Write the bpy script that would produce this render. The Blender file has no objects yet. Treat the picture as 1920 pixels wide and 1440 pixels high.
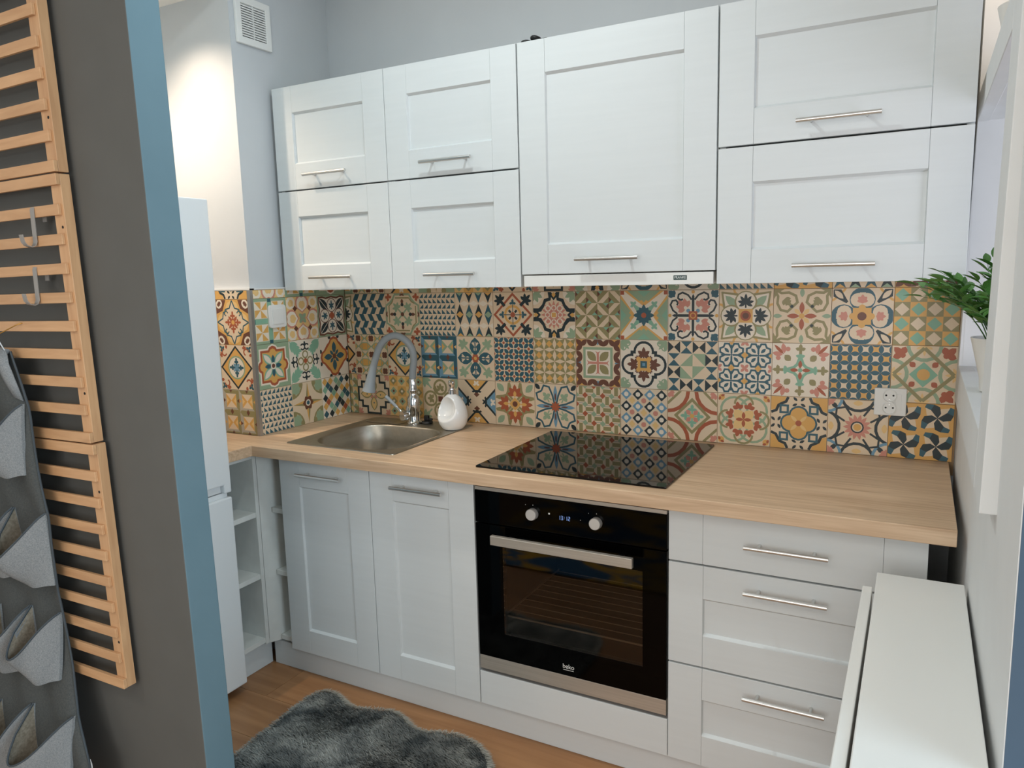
import bpy, math, random
import numpy as np
from mathutils import Vector, Matrix, noise as mnoise

SC = bpy.context.scene
COL = SC.collection
rng = random.Random(7)

# ---------------------------------------------------------------- camera
cam_d = bpy.data.cameras.new('camera'); cam = bpy.data.objects.new('camera', cam_d); COL.objects.link(cam)
cam_d.sensor_width = 36.0; cam_d.lens = 1407.25 / 1920 * 36.0; cam_d.clip_start = 0.02
Rr = ((0.8801, 0.4741, -0.0260), (0.0475, -0.1423, -0.9887), (-0.4724, 0.8689, -0.1477))   # right, down, forward
m = Matrix(((Rr[0][0], -Rr[1][0], -Rr[2][0], 2.0937), (Rr[0][1], -Rr[1][1], -Rr[2][1], -2.4504),
            (Rr[0][2], -Rr[1][2], -Rr[2][2], 1.4342), (0, 0, 0, 1)))
cam.matrix_world = m
SC.camera = cam
# ---------------------------------------------------------------- world, light, exposure
w = bpy.data.worlds.new('room_ambient'); SC.world = w; w.use_nodes = True
w.node_tree.nodes['Background'].inputs[0].default_value = (0.80, 0.90, 1.0, 1)
w.node_tree.nodes['Background'].inputs[1].default_value = 1.0
SC.view_settings.view_transform = 'Standard'; SC.view_settings.look = 'None'
SC.view_settings.gamma = 1.0; SC.view_settings.use_curve_mapping = False
SC.view_settings.exposure = -0.05
SC.cycles.max_bounces = 10; SC.cycles.diffuse_bounces = 5; SC.cycles.glossy_bounces = 5
SC.cycles.transparent_max_bounces = 12; SC.cycles.sample_clamp_indirect = 6.0


def lamp(name, kind, loc, power, colour, size=0.1, aim=None, sizey=None, angle=None, blend=0.5):
    d = bpy.data.lights.new(name, kind); o = bpy.data.objects.new(name, d); COL.objects.link(o)
    o.location = loc; d.energy = power; d.color = colour
    if kind == 'AREA':
        d.size = size
        if sizey: d.shape = 'RECTANGLE'; d.size_y = sizey
        else: d.shape = 'DISK'
    elif kind == 'SPOT':
        d.shadow_soft_size = size; d.spot_size = math.radians(angle); d.spot_blend = blend
    else:
        d.shadow_soft_size = size
    if aim is not None:
        o.rotation_euler = (Vector(aim) - Vector(loc)).to_track_quat('-Z', 'Y').to_euler()
    return o


WARM = (1.0, 0.80, 0.58); WHITE = (0.88, 0.98, 1.0); LIV = (1.0, 0.94, 0.86); SPOTC = (1.0, 0.79, 0.60); FILLC = (1.0, 0.97, 0.93); HALL = (0.86, 0.88, 1.0); COOL = (0.66, 0.86, 1.0)
lamp('daylight', 'AREA', (4.55, -2.40, 1.45), 74, COOL, 1.7, (2.2, -1.9, 1.2), 1.5)        # window of the living room
lamp('downlight_alcove', 'SPOT', (-0.19, -0.745, 2.405), 26, SPOTC, 0.012, (-0.19, -0.70, 0), angle=125, blend=1.0)
lamp('fill_alcove', 'SPOT', (-0.42, -0.98, 2.405), 44, SPOTC, 0.015, (-0.38, -0.85, 0), angle=125, blend=1.0)  # extra unseen spot, added to warm the whole alcove wall
lamp('downlight_kitchen', 'AREA', (1.10, -1.02, 2.60), 7.2, WHITE, 0.09, (1.10, -0.92, 0))
lamp('downlight_kitchen_left', 'AREA', (0.40, -1.05, 2.60), 3, WHITE, 0.12, (0.40, -0.95, 0))
lamp('fill_living', 'AREA', (2.0, -3.3, 2.50), 13, LIV, 1.2, (1.9, -2.4, 0))  # unseen frontal fill, stands in for light bounced from the living room
lamp('fill_front', 'AREA', (1.7, -4.55, 1.35), 36, FILLC, 1.9, (1.5, -0.6, 0.45), sizey=1.5)  # unseen soft source, added to brighten the lower cabinet fronts
lamp('fill_living_left', 'AREA', (0.2, -2.9, 2.58), 8, LIV, 0.3, (0.2, -2.9, 0))  # unseen fill overhead on the left of the living room
lamp('downlight_hall', 'SPOT', (2.275, -0.34, 2.40), 6.0, WARM, 0.02, (2.275, -0.20, 0), angle=120, blend=0.6)
lamp('fill_hall', 'AREA', (3.25, -0.75, 1.25), 16.0, HALL, 0.9, (2.3, -0.5, 1.35), 0.9)  # unseen hall fill, added to light the jamb and the beam underside


# ---------------------------------------------------------------- materials
def lin(c):
    if isinstance(c, str):
        c = [int(c[i:i + 2], 16) / 255 for i in (0, 2, 4)]
    else:
        c = [v / 255 for v in c]
    return tuple(v / 12.92 if v <= .04045 else ((v + .055) / 1.055) ** 2.4 for v in c) + (1,)


def mat(name, c, rough=0.5, metal=0.0, spec=0.5, coat=0.0):
    M = bpy.data.materials.new(name); M.use_nodes = True
    b = M.node_tree.nodes['Principled BSDF']
    b.inputs['Base Color'].default_value = lin(c); b.inputs['Roughness'].default_value = rough
    b.inputs['Metallic'].default_value = metal; b.inputs['Specular IOR Level'].default_value = spec
    b.inputs['Coat Weight'].default_value = coat
    return M


def N(M, t, **kw):
    n = M.node_tree.nodes.new(t)
    for k, v in kw.items():
        if k in n.inputs: n.inputs[k].default_value = v
        else: setattr(n, k, v)
    return n


def L(M, a, b): M.node_tree.links.new(a, b)


def coords(M, scale, kind='Object', rot=(0, 0, 0)):
    tc = N(M, 'ShaderNodeTexCoord'); mp = N(M, 'ShaderNodeMapping')
    mp.inputs['Scale'].default_value = scale; mp.inputs['Rotation'].default_value = rot
    L(M, tc.outputs[kind], mp.inputs['Vector']); return mp.outputs['Vector']


def grain(M, c0, c1, scale, detail=6, bump=0.0, stops=(0.35, 0.65), dist=0.6, rand=0.0, extra=None, nscale=1.0):
    """two-tone noise colour (stretched for wood), optional bump"""
    b = M.node_tree.nodes['Principled BSDF']
    v = coords(M, scale)
    if rand:
        oi = N(M, 'ShaderNodeObjectInfo'); ad = N(M, 'ShaderNodeVectorMath', operation='ADD')
        sc = N(M, 'ShaderNodeVectorMath', operation='SCALE'); cb = N(M, 'ShaderNodeCombineXYZ')
        for i in range(3): L(M, oi.outputs['Random'], cb.inputs[i])
        L(M, cb.outputs[0], sc.inputs[0]); sc.inputs['Scale'].default_value = 37.0
        L(M, v, ad.inputs[0]); L(M, sc.outputs[0], ad.inputs[1]); v = ad.outputs[0]
    n = N(M, 'ShaderNodeTexNoise', Scale=nscale, Detail=detail, Distortion=dist); L(M, v, n.inputs['Vector'])
    r = N(M, 'ShaderNodeValToRGB'); L(M, n.outputs['Fac'], r.inputs['Fac'])
    r.color_ramp.elements[0].position = stops[0]; r.color_ramp.elements[0].color = lin(c0)
    r.color_ramp.elements[1].position = stops[1]; r.color_ramp.elements[1].color = lin(c1)
    out = r.outputs['Color']
    if rand:
        hv = N(M, 'ShaderNodeHueSaturation'); mr = N(M, 'ShaderNodeMapRange')
        mr.inputs['To Min'].default_value = 1 - rand; mr.inputs['To Max'].default_value = 1 + rand
        L(M, oi.outputs['Random'], mr.inputs['Value']); L(M, mr.outputs['Result'], hv.inputs['Value'])
        L(M, out, hv.inputs['Color']); out = hv.outputs['Color']
    L(M, out, b.inputs['Base Color'])
    if bump:
        bp = N(M, 'ShaderNodeBump', Strength=bump, Distance=0.001); L(M, n.outputs['Fac'], bp.inputs['Height'])
        L(M, bp.outputs['Normal'], b.inputs['Normal'])
    return M


def wallpaint(name, c, amt=6, rough=0.85):
    c2 = tuple(max(0, v - amt) for v in c)
    return grain(mat(name, c, rough, spec=0.25), c2, c, (9, 9, 9), 8, 0.12, (0.3, 0.7), 0.0)


M_wall = wallpaint('paint_light_grey', (199, 203, 206), 2)
M_white = wallpaint('paint_white', (226, 227, 226), 4)
M_dark = wallpaint('paint_dark_grey', (100, 99, 95), 3)
M_blue = wallpaint('paint_slate_blue', (104, 130, 141), 4)
M_navy = wallpaint('paint_deep_blue', (80, 97, 114), 3)
M_ceil = wallpaint('paint_ceiling', (225, 224, 220), 3)
M_cab = grain(mat('cabinet_white_foil', (226, 226, 222), 0.42), (214, 219, 220), (216, 221, 222), (3, 60, 60), 5, 0.02)
M_cabv = grain(mat('cabinet_carcass_white', (222, 224, 220), 0.5), (219, 221, 217), (224, 226, 222), (20, 20, 20), 3, 0.02)
M_gap = mat('cabinet_shadow_gap', (60, 62, 62), 0.8)
M_oak = grain(mat('worktop_sonoma_oak', (205, 170, 130), 0.42, spec=0.4), (190, 158, 127), (217, 188, 157), (2.4, 46, 46), 9, 0.06, (0.30, 0.66), 1.6)
M_plank = grain(mat('laminate_floor_oak', (150, 98, 60), 0.38, spec=0.4), (148, 104, 67), (174, 129, 88), (1.4, 20, 20), 8, 0.04, (0.25, 0.75), 1.4, 0.08)
M_beech = grain(mat('beech_slat', (210, 155, 105), 0.5), (196, 150, 108), (214, 170, 126), (5, 50, 50), 6, 0.05, (0.3, 0.7), 0.8, 0.05)
M_beechv = grain(mat('beech_stile', (210, 155, 105), 0.5), (196, 150, 108), (214, 170, 126), (50, 50, 5), 6, 0.05, (0.3, 0.7), 0.8, 0.05)
M_steel = grain(mat('stainless_steel', (196, 190, 180), 0.46, 0.72), (190, 184, 174), (202, 196, 186), (4, 240, 240), 3, 0.03)
M_steelh = mat('handle_steel', (212, 211, 208), 0.28, 0.85)
M_chrome = mat('chrome', (228, 228, 228), 0.08, 1.0)
M_sink = grain(mat('sink_steel', (176, 170, 158), 0.38, 1.0), (172, 166, 154), (180, 174, 162), (60, 6, 60), 3, 0.03)
M_hob = mat('ceramic_hob_glass', (4, 4, 5), 0.03, spec=0.32)
M_bglass = mat('black_glass', (3, 3, 3), 0.05, spec=0.10)
M_cavity = mat('oven_cavity_enamel', (26, 22, 19), 0.45)
M_blackp = mat('black_plastic', (14, 14, 15), 0.45)
M_dot = mat('socket_hole_black', (6, 6, 6), 0.7)
M_hose = mat('grey_silicone_hose', (152, 160, 165), 0.45)
M_ceramic = mat('white_ceramic', (236, 237, 236), 0.10, spec=0.6, coat=0.5)
M_plast = mat('white_plastic', (232, 233, 230), 0.32)
M_fridge = mat('fridge_white_lacquer', (230, 233, 234), 0.30)
M_pot = mat('white_glazed_pot', (228, 226, 220), 0.30)
M_alu = mat('brushed_aluminium_trim', (176, 178, 180), 0.35, 0.85)
M_hook = mat('hook_grey_steel', (166, 160, 153), 0.45, 0.35)
M_wire = mat('brass_wire', (196, 150, 80), 0.35, 0.9)
M_soil = grain(mat('potting_soil', (46, 38, 30), 0.95), (30, 24, 18), (60, 48, 36), (90, 90, 90), 4, 0.5)
M_leaf = grain(mat('leaf_green', (64, 122, 48), 0.42), (40, 92, 36), (98, 152, 66), (30, 30, 30), 3, 0.05, (0.3, 0.7), 0.0, 0.16)
M_leaf2 = grain(mat('leaf_olive', (96, 118, 40), 0.45), (76, 98, 30), (120, 140, 56), (30, 30, 30), 3, 0.05)
M_stem = mat('stem_green', (62, 98, 46), 0.55)
M_feltout = grain(mat('felt_heather_grey', (140, 142, 142), 0.95, spec=0.1), (124, 129, 132), (150, 153, 154), (420, 420, 420), 3, 0.25)
M_felt = grain(mat('felt_slate_grey', (84, 86, 84), 0.95, spec=0.1), (76, 79, 79), (88, 90, 88), (300, 300, 300), 4, 0.2)
M_lining = grain(mat('pocket_lining_taupe', (150, 140, 124), 0.9, spec=0.1), (136, 126, 110), (162, 152, 136), (120, 120, 120), 4, 0.2)
M_bind = mat('felt_edge_binding', (70, 78, 84), 0.9)
M_fur = grain(mat('faux_fur_grey', (104, 108, 108), 0.95, spec=0.15), (86, 93, 95), (176, 179, 175), (8, 8, 8), 6, 0.0, (0.34, 0.66), 0.8)
M_furedge = mat('faux_fur_rim_light', (178, 178, 170), 0.95, spec=0.1)
M_rug2 = grain(mat('rug_yellow_blue', (190, 150, 50), 0.95), (40, 92, 130), (206, 160, 50), (3.6, 7.5, 1), 3, 0.1, (0.45, 0.53), 0.9)
M_grout = mat('tile_joint_brown', (150, 124, 92), 0.7)
M_rackwire = mat('oven_rack_wire', (205, 200, 190), 0.5, 0.3)
M_knob = mat('knob_spun_steel', (222, 221, 218), 0.34, 0.6)
M_cable = mat('black_cable', (18, 19, 20), 0.5)
M_logo = mat('dark_green_badge', (24, 60, 58), 0.35)
M_print = mat('white_print', (225, 228, 226), 0.5)
M_tag = mat('white_woven_tag', (215, 222, 226), 0.8)


def emit(name, c, s):
    M = bpy.data.materials.new(name); M.use_nodes = True
    b = M.node_tree.nodes['Principled BSDF']; b.inputs['Base Color'].default_value = (0, 0, 0, 1)
    b.inputs['Emission Color'].default_value = lin(c); b.inputs['Emission Strength'].default_value = s
    return M


M_led = emit('led_digits', (150, 185, 255), 1.0)
M_pane = bpy.data.materials.new('tinted_oven_glass'); M_pane.use_nodes = True
nt = M_pane.node_tree; nt.nodes.remove(nt.nodes['Principled BSDF'])
_o = nt.nodes['Material Output']; _mx = nt.nodes.new('ShaderNodeMixShader'); _t = nt.nodes.new('ShaderNodeBsdfTransparent')
_g = nt.nodes.new('ShaderNodeBsdfGlossy'); _f = nt.nodes.new('ShaderNodeFresnel'); _f.inputs[0].default_value = 1.5
_t.inputs[0].default_value = (0.62, 0.56, 0.50, 1); _g.inputs['Roughness'].default_value = 0.03
nt.links.new(_f.outputs[0], _mx.inputs[0]); nt.links.new(_t.outputs[0], _mx.inputs[1]); nt.links.new(_g.outputs[0], _mx.inputs[2])
nt.links.new(_mx.outputs[0], _o.inputs[0])


# ---------------------------------------------------------------- mesh helpers
class MB:
    """collects primitives in world coordinates; out() links them as ONE mesh object"""
    def __init__(s): s.v = []; s.f = []; s.mi = []; s.cur = 0
    def add(s, vs, fs, mi=None):
        o = len(s.v); s.v += [tuple(p) for p in vs]
        for f in fs: s.f.append(tuple(i + o for i in f)); s.mi.append(s.cur if mi is None else mi)
        return s
    def box(s, x0, x1, y0, y1, z0, z1):
        x0, x1 = sorted((x0, x1)); y0, y1 = sorted((y0, y1)); z0, z1 = sorted((z0, z1))
        return s.add([(x0, y0, z0), (x1, y0, z0), (x1, y1, z0), (x0, y1, z0), (x0, y0, z1), (x1, y0, z1), (x1, y1, z1), (x0, y1, z1)],
                     [(3, 2, 1, 0), (4, 5, 6, 7), (0, 1, 5, 4), (1, 2, 6, 5), (2, 3, 7, 6), (3, 0, 4, 7)])
    def hexa(s, b, t):
        """four bottom points, four top points, each counter-clockwise from above"""
        return s.add(list(b) + list(t), [(3, 2, 1, 0), (4, 5, 6, 7), (0, 1, 5, 4), (1, 2, 6, 5), (2, 3, 7, 6), (3, 0, 4, 7)])
    def tube(s, pts, r, n=12, caps=True):
        pts = [Vector(p) for p in pts]; k = len(pts)
        rs = r if isinstance(r, (list, tuple)) else [r] * k
        vs = []; up = None
        for i, p in enumerate(pts):
            d = (pts[min(i + 1, k - 1)] - pts[max(i - 1, 0)]).normalized()
            if up is None:
                up = Vector((0, 0, 1)) if abs(d.z) < 0.9 else Vector((1, 0, 0))
            a = (up - d * up.dot(d)).normalized(); b = d.cross(a); up = a
            for j in range(n):
                t = 2 * math.pi * j / n
                vs.append(p + (a * math.cos(t) + b * math.sin(t)) * rs[i])
        fs = [(i * n + j, i * n + (j + 1) % n, (i + 1) * n + (j + 1) % n, (i + 1) * n + j) for i in range(k - 1) for j in range(n)]
        if caps: fs += [tuple(range(n - 1, -1, -1)), tuple((k - 1) * n + j for j in range(n))]
        return s.add(vs, fs)
    def lathe(s, prof, c=(0, 0), n=32, cap=True):
        """prof: list of (r, z)"""
        k = len(prof); vs = [(c[0] + r * math.cos(2 * math.pi * j / n), c[1] + r * math.sin(2 * math.pi * j / n), z) for r, z in prof for j in range(n)]
        fs = [(i * n + j, i * n + (j + 1) % n, (i + 1) * n + (j + 1) % n, (i + 1) * n + j) for i in range(k - 1) for j in range(n)]
        if cap: fs += [tuple(range(n - 1, -1, -1)), tuple((k - 1) * n + j for j in range(n))]
        return s.add(vs, fs)
    def grid(s, P):
        """P[i][j] points"""
        a, b = len(P), len(P[0])
        return s.add([p for r in P for p in r], [(i * b + j, i * b + j + 1, (i + 1) * b + j + 1, (i + 1) * b + j) for i in range(a - 1) for j in range(b - 1)])
    def prism(s, pts, a, b, axis):
        """closed outline pts (2-D) extruded along axis from a to b"""
        def mk(p, h): return {0: (h, p[0], p[1]), 1: (p[0], h, p[1]), 2: (p[0], p[1], h)}[axis]
        n = len(pts)
        return s.add([mk(p, a) for p in pts] + [mk(p, b) for p in pts],
                     [tuple(range(n - 1, -1, -1)), tuple(range(n, 2 * n))] + [(i, (i + 1) % n, n + (i + 1) % n, n + i) for i in range(n)])
    def mesh(s, name, mats, org=(0, 0, 0), smooth=None):
        me = bpy.data.meshes.new(name)
        me.from_pydata([(x - org[0], y - org[1], z - org[2]) for x, y, z in s.v], [], s.f)
        for mm in (mats if isinstance(mats, (list, tuple)) else [mats]): me.materials.append(mm)
        if any(s.mi): me.polygons.foreach_set('material_index', s.mi)
        if smooth is not None:
            me.shade_smooth(); me.set_sharp_from_angle(angle=math.radians(smooth))
        me.update(); return me
    def out(s, name, mats, parent=None, smooth=None, bevel=0, fix=True, sub=0, solid=0):
        org = (0, 0, 0); p = parent
        while p is not None: org = tuple(a + b for a, b in zip(org, p.location)); p = p.parent
        me = s.mesh(name, mats, org, smooth)
        o = bpy.data.objects.new(name, me); COL.objects.link(o); o.parent = parent
        if fix:
            import bmesh
            bm = bmesh.new(); bm.from_mesh(me); bmesh.ops.recalc_face_normals(bm, faces=bm.faces); bm.to_mesh(me); bm.free()
        if solid:
            md = o.modifiers.new('thickness', 'SOLIDIFY'); md.thickness = solid; md.offset = 0
        if bevel:
            md = o.modifiers.new('edge', 'BEVEL'); md.width = bevel; md.segments = 2; md.limit_method = 'ANGLE'; md.angle_limit = math.radians(40)
            md.harden_normals = False
        if sub:
            md = o.modifiers.new('round', 'SUBSURF'); md.levels = sub; md.render_levels = sub
        return o


def thing(name, label, cat, loc, group=None):
    o = bpy.data.objects.new(name, None); COL.objects.link(o); o.location = loc; o.empty_display_size = 0.05
    o['label'] = label; o['category'] = cat
    if group: o['group'] = group
    return o


def tag(o, label, cat, group=None, kind=None):
    o['label'] = label; o['category'] = cat
    if group: o['group'] = group
    if kind: o['kind'] = kind
    return o


def struct(o): o['kind'] = 'structure'; return o


def slab(mb, xs, ys, keep, z0, z1):
    """one connected plate on a grid of cells; keep(i,j) says which cells exist"""
    nx, ny = len(xs) - 1, len(ys) - 1
    idx = {}
    def vid(i, j, t):
        k = (i, j, t)
        if k not in idx: idx[k] = len(vs); vs.append((xs[i], ys[j], z1 if t else z0))
        return idx[k]
    vs = []; fs = []
    K = lambda i, j: 0 <= i < nx and 0 <= j < ny and keep(i, j)
    for i in range(nx):
        for j in range(ny):
            if not K(i, j): continue
            a = [(i, j), (i + 1, j), (i + 1, j + 1), (i, j + 1)]
            fs.append([vid(*q, 1) for q in a]); fs.append([vid(*q, 0) for q in reversed(a)])
            for (p, q, di, dj) in ((a[0], a[1], 0, -1), (a[1], a[2], 1, 0), (a[2], a[3], 0, 1), (a[3], a[0], -1, 0)):
                if not K(i + di, j + dj): fs.append([vid(*p, 0), vid(*q, 0), vid(*q, 1), vid(*p, 1)])
    mb.add(vs, fs); return mb


ZW = 0.858; T = 0.1677; X0 = 0.0176; XL = -0.025; YC = -0.508
# ---------------------------------------------------------------- tile patterns (flat print, drawn as vector shapes)
PAL = dict(C=(226, 205, 176), W=(233, 222, 204), T=(52, 94, 107), D=(38, 52, 56), G=(150, 172, 142), O=(150, 141, 98), A=(220, 170, 95),
           R=(172, 92, 62), P=(206, 140, 122), B=(112, 154, 178), N=(110, 70, 54), M=(134, 180, 154), Y=(230, 194, 132), S=(178, 172, 158))
PK = list(PAL)
M_tiles = [mat('tile_print_' + n, PAL[k], 0.38, spec=0.45) for k, n in zip(PK, ('cream', 'ivory', 'teal', 'ink', 'sage', 'olive', 'amber', 'rust', 'pink', 'blue', 'brown', 'mint', 'straw', 'stone'))]
cs = lambda a: (math.cos(math.radians(a)), math.sin(math.radians(a)))


def symm(k):
    r = [((1, 0), (0, 1)), ((0, -1), (1, 0)), ((-1, 0), (0, -1)), ((0, 1), (-1, 0))]
    if k == 1: return r[:1]
    if k == 2: return [r[0], r[2]]
    if k == 4: return r
    if k == 'x': return [r[0], ((-1, 0), (0, 1))]
    if k == 'q': return [((a, 0), (0, b)) for a in (1, -1) for b in (1, -1)]
    return r + [((q[0][0], -q[0][1]), (q[1][0], -q[1][1])) for q in r]      # 8


class Tile:
    def __init__(s, bg): s.bg = bg; s.sh = []; s.lv = 0; s.o = (0, 0, 1)
    def P(s, c, pts, k=1):
        s.lv += 1; ox, oy, sc = s.o
        for (a, b), (d, e) in symm(k):
            s.sh.append((c, [(ox + sc * (a * x + b * y), oy + sc * (d * x + e * y)) for x, y in pts], s.lv))
        return s
    def D(s, c, x, y, r, k=1, n=14, ry=None, an=0):
        ca, sa = cs(an); ry = ry or r; q = []
        for i in range(n):
            u, v = cs(360 * i / n); u *= r; v *= ry; q.append((x + u * ca - v * sa, y + u * sa + v * ca))
        return s.P(c, q, k)
    def Q(s, c, x, y, w, h=None, k=1, an=0):
        h = h or w; ca, sa = cs(an)
        return s.P(c, [(x + u * w * ca - v * h * sa, y + u * w * sa + v * h * ca) for u, v in ((-1, -1), (1, -1), (1, 1), (-1, 1))], k)
    def X(s, c, x, y, w, h=None, k=1): h = h or w; return s.P(c, [(x - w, y), (x, y - h), (x + w, y), (x, y + h)], k)      # diamond
    def V(s, c, x, y, an, ln, wd, k=1, n=5):                 # leaf / lens from (x,y)
        ca, sa = cs(an); q = []
        for i in range(n + 1): t = i / n; q.append((t * ln, wd * math.sin(math.pi * t) ** 0.8))
        for i in range(n - 1, 0, -1): t = i / n; q.append((t * ln, -wd * math.sin(math.pi * t) ** 0.8))
        return s.P(c, [(x + u * ca - v * sa, y + u * sa + v * ca) for u, v in q], k)
    def H(s, c, x, y, an, r, k=1):                           # heart, point at (x,y)
        ca, sa = cs(an); q = [(0, 0)]
        for i in range(13):
            a = -150 + 25 * i
            b = abs(a) / 150
            rr = r * (1.0 if b < .99 else .9); notch = 0.8 if a == 0 else 1
            q.append((r * 1.1 + rr * cs(a)[0] * notch, rr * cs(a)[1] * 1.0))
        return s.P(c, [(x + u * ca - v * sa, y + u * sa + v * ca) for u, v in q], k)
    def S(s, c, pts, w, k=1, close=False):                   # stroke
        n = len(pts); p = [Vector(q) for q in pts]; lft = []; rgt = []
        for i in range(n):
            a = p[i - 1] if (i or close) else p[i]; b = p[(i + 1) % n] if (i < n - 1 or close) else p[i]
            if close and i == 0: a = p[-1]
            d = (b - a); d = d.normalized() if d.length > 1e-9 else Vector((1, 0)); nn = Vector((-d.y, d.x))
            sc = 1.0
            e1 = p[i] - a; e2 = b - p[i]
            if e1.length > 1e-6 and e2.length > 1e-6: sc = 1 / max(0.5, math.sqrt(max(0.01, (1 + e1.normalized().dot(e2.normalized())) / 2)))
            lft.append(p[i] + nn * w * sc); rgt.append(p[i] - nn * w * sc)
        lv = s.lv + 1
        for i in range(n - (0 if close else 1)):
            j = (i + 1) % n; s.lv = lv - 1
            s.P(c, [tuple(rgt[i]), tuple(rgt[j]), tuple(lft[j]), tuple(lft[i])], k)
        s.lv = lv; return s
    def A(s, c, x, y, r, w, a0=0, a1=360, k=1, n=None):      # ring / arc
        n = n or max(5, int(abs(a1 - a0) / 20)); cl = abs(a1 - a0) >= 359.9
        return s.S(c, [(x + r * cs(a0 + (a1 - a0) * i / n)[0], y + r * cs(a0 + (a1 - a0) * i / n)[1]) for i in range(n if cl else n + 1)], w, k, cl)
    def Z(s, c, x, y, r, w, a0, turn, k=1, n=9):             # spiral scroll winding inwards
        q = []
        for i in range(n + 1):
            t = i / n; rr = r * (1 - 0.75 * t); u = cs(a0 + turn * t); q.append((x + rr * u[0], y + rr * u[1]))
        return s.S(c, q, w, k).D(c, q[-1][0], q[-1][1], w * 1.5, k, 7)
    def F(s, c, x, y, an, r, n=5, sp=120, k=1, wd=.22, stem=0):  # fan of petals (palmette)
        if stem: s.S(c, [(x - cs(an)[0] * stem, y - cs(an)[1] * stem), (x, y)], r * .12, k)
        lv = s.lv
        for i in range(n):
            a = an - sp / 2 + sp * i / (n - 1); s.lv = lv; s.V(c, x, y, a, r * (1 - .25 * abs(i - (n - 1) / 2) / (n / 2)), r * wd, k, 4)
        return s
    def Fl(s, c, x, y, r, n=6, k=1, wd=.3, a0=0):
        lv = s.lv
        for i in range(n): s.lv = lv; s.V(c, x, y, a0 + 360 * i / n, r, r * wd, k, 4)
        return s
    def at(s, x=0, y=0, sc=1): s.o = (x, y, sc); return s
    def cells(s, n, fn):
        for i in range(n):
            for j in range(n):
                s.lv = 0 if not hasattr(s, '_b') else s._b
                s.at((2 * i + 1) / n - 1, (2 * j + 1) / n - 1, 1 / n); fn(s, i, j)
        s.at(); return s


PT = {}
def pat(f): PT[f.__name__] = f(); return f


# --- back wall, top row
def a0():
    t = Tile('C')
    for r in range(6):
        for c in range(-1, 4):
            y0 = -1 + r / 3; sl = .17 if r % 2 else -.17; x = -1 + c * .52
            t.lv = 0; t.P('T', [(x, y0), (x + .27, y0), (x + .27 + sl, y0 + 1 / 3), (x + sl, y0 + 1 / 3)])
    return t
def a1():
    t = Tile('C'); t.S('G', [(.42, .95), (.55, .72), (.72, .55), (.95, .42), (.95, -.42)], .05, 4); t.S('O', [(-.4, .78), (.4, .78), (.55, .6), (.72, .52)], .03, 4)
    t.S('G', [(0, 0), (.42, .42)], .04, 4); t.F('G', .30, .30, 45, .32, 5, 210, 4, .22); t.V('N', .0, .48, 90, .26, .08, 4); t.D('D', 0, .46, .09, 4, 8)
    t.F('R', .8, .8, 45, .24, 4, 240, 4, .3); t.F('N', 0, .9, 90, .2, 5, 170, 4, .14); return t.D('N', 0, 0, .1)
def saw(c, n=8, alt=True):
    t = Tile('C')
    for r in range(n):
        for q in range(n):
            x = -1 + 2 * q / n; y = -1 + 2 * r / n; h = 2 / n; t.lv = 0
            t.P(c, [(x + .02, y + .02), (x + h - .02, y + .02), (x + h - .02 if (r % 2 or not alt) else x + .02, y + h - .02)])
    return t
def a2(): return saw('T')
def a3():
    t = Tile('C')
    for q in range(4):
        for r in range(2):
            x = -.75 + .5 * q; y = -.5 + r
            for c, p in (('T' if (q + r) % 2 else 'D', [(x - .25, y + .5), (x + .0, y + .38), (x + .25, y + .5), (x, y + .02)]), ('D' if (q + r) % 2 else 'T', [(x - .25, y - .5), (x, y - .38), (x + .25, y - .5), (x, y - .02)])):
                t.lv = 0; t.P(c, [(u * .8 + x * .2, v) for u, v in p])
            t.X('W', x + .25, y, .24, .13)
        for y, c in ((0, 'AG'), (1, 'GA'), (-1, 'AG')): t.lv = 8; t.X(c[q % 2], -.75 + .5 * q, y, .19, .15)
    return t
def a4():
    t = Tile('C'); t.X('R', 0, 0, .98); t.X('C', 0, 0, .84); t.A('A', 0, 0, .38, .055); t.S('D', [(.1, .1), (.2, .2)], .05, 4).S('T', [(.0, 0), (.62, 0)], .018, 4)
    t.F('T', .5, 0, 0, .2, 3, 180, 4, .3); t.S('D', [(.38, .4), (.62, .62)], .07, 4); t.F('D', .62, .62, 45, .36, 5, 190, 4, .2); return t.D('R', 0, 0, .12)
def a5():
    t = Tile('C'); t.P('D', [(0, .8), (.12, .98), (.28, .98), (.24, .74), (.46, .68), (.55, .45), (.72, .28), (.98, .28), (.98, .12), (.8, 0), (0, 0)], 'q')
    t.P('C', [(0, .62), (.12, .76), (.14, .62), (.36, .56), (.45, .36), (.6, .14), (.74, .12), (.62, 0), (0, 0)], 'q')
    t.P('W', [(1, 1), (.42, 1), (.46, .78), (.78, .46), (1, .42)], 'q').F('G', .95, .95, 225, .5, 4, 110, 4, .2)
    t.X('A', 0, .86, .1, .12, 4).Fl('P', 0, 0, .62, 16, 1, .13); t.A('W', .28, .28, .12, .025, k=4).A('W', .3, 0, .1, .022, k=4).D('P', 0, 0, .2).D('W', 0, 0, .15).Q('A', 0, 0, .1); return t
def a6():
    t = Tile('C')
    def c(t, i, j):
        g = 1 if (i + j) % 2 else -1; h = 1 if i % 2 else -1; M2 = lambda q: [(x * g * h, y * h) for x, y in q]
        t.P('O', M2([(-1, -1), (0, -1), (1, 0), (1, 1)])); t.P('N', M2([(0, -1), (1, -1), (1, 0)])); t.P('M', M2([(0, -1), (1, -1), (.5, -.5)])); t.P('O', M2([(-1, 0), (0, 1), (-1, 1)]))
    return t.cells(4, c)
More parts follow.
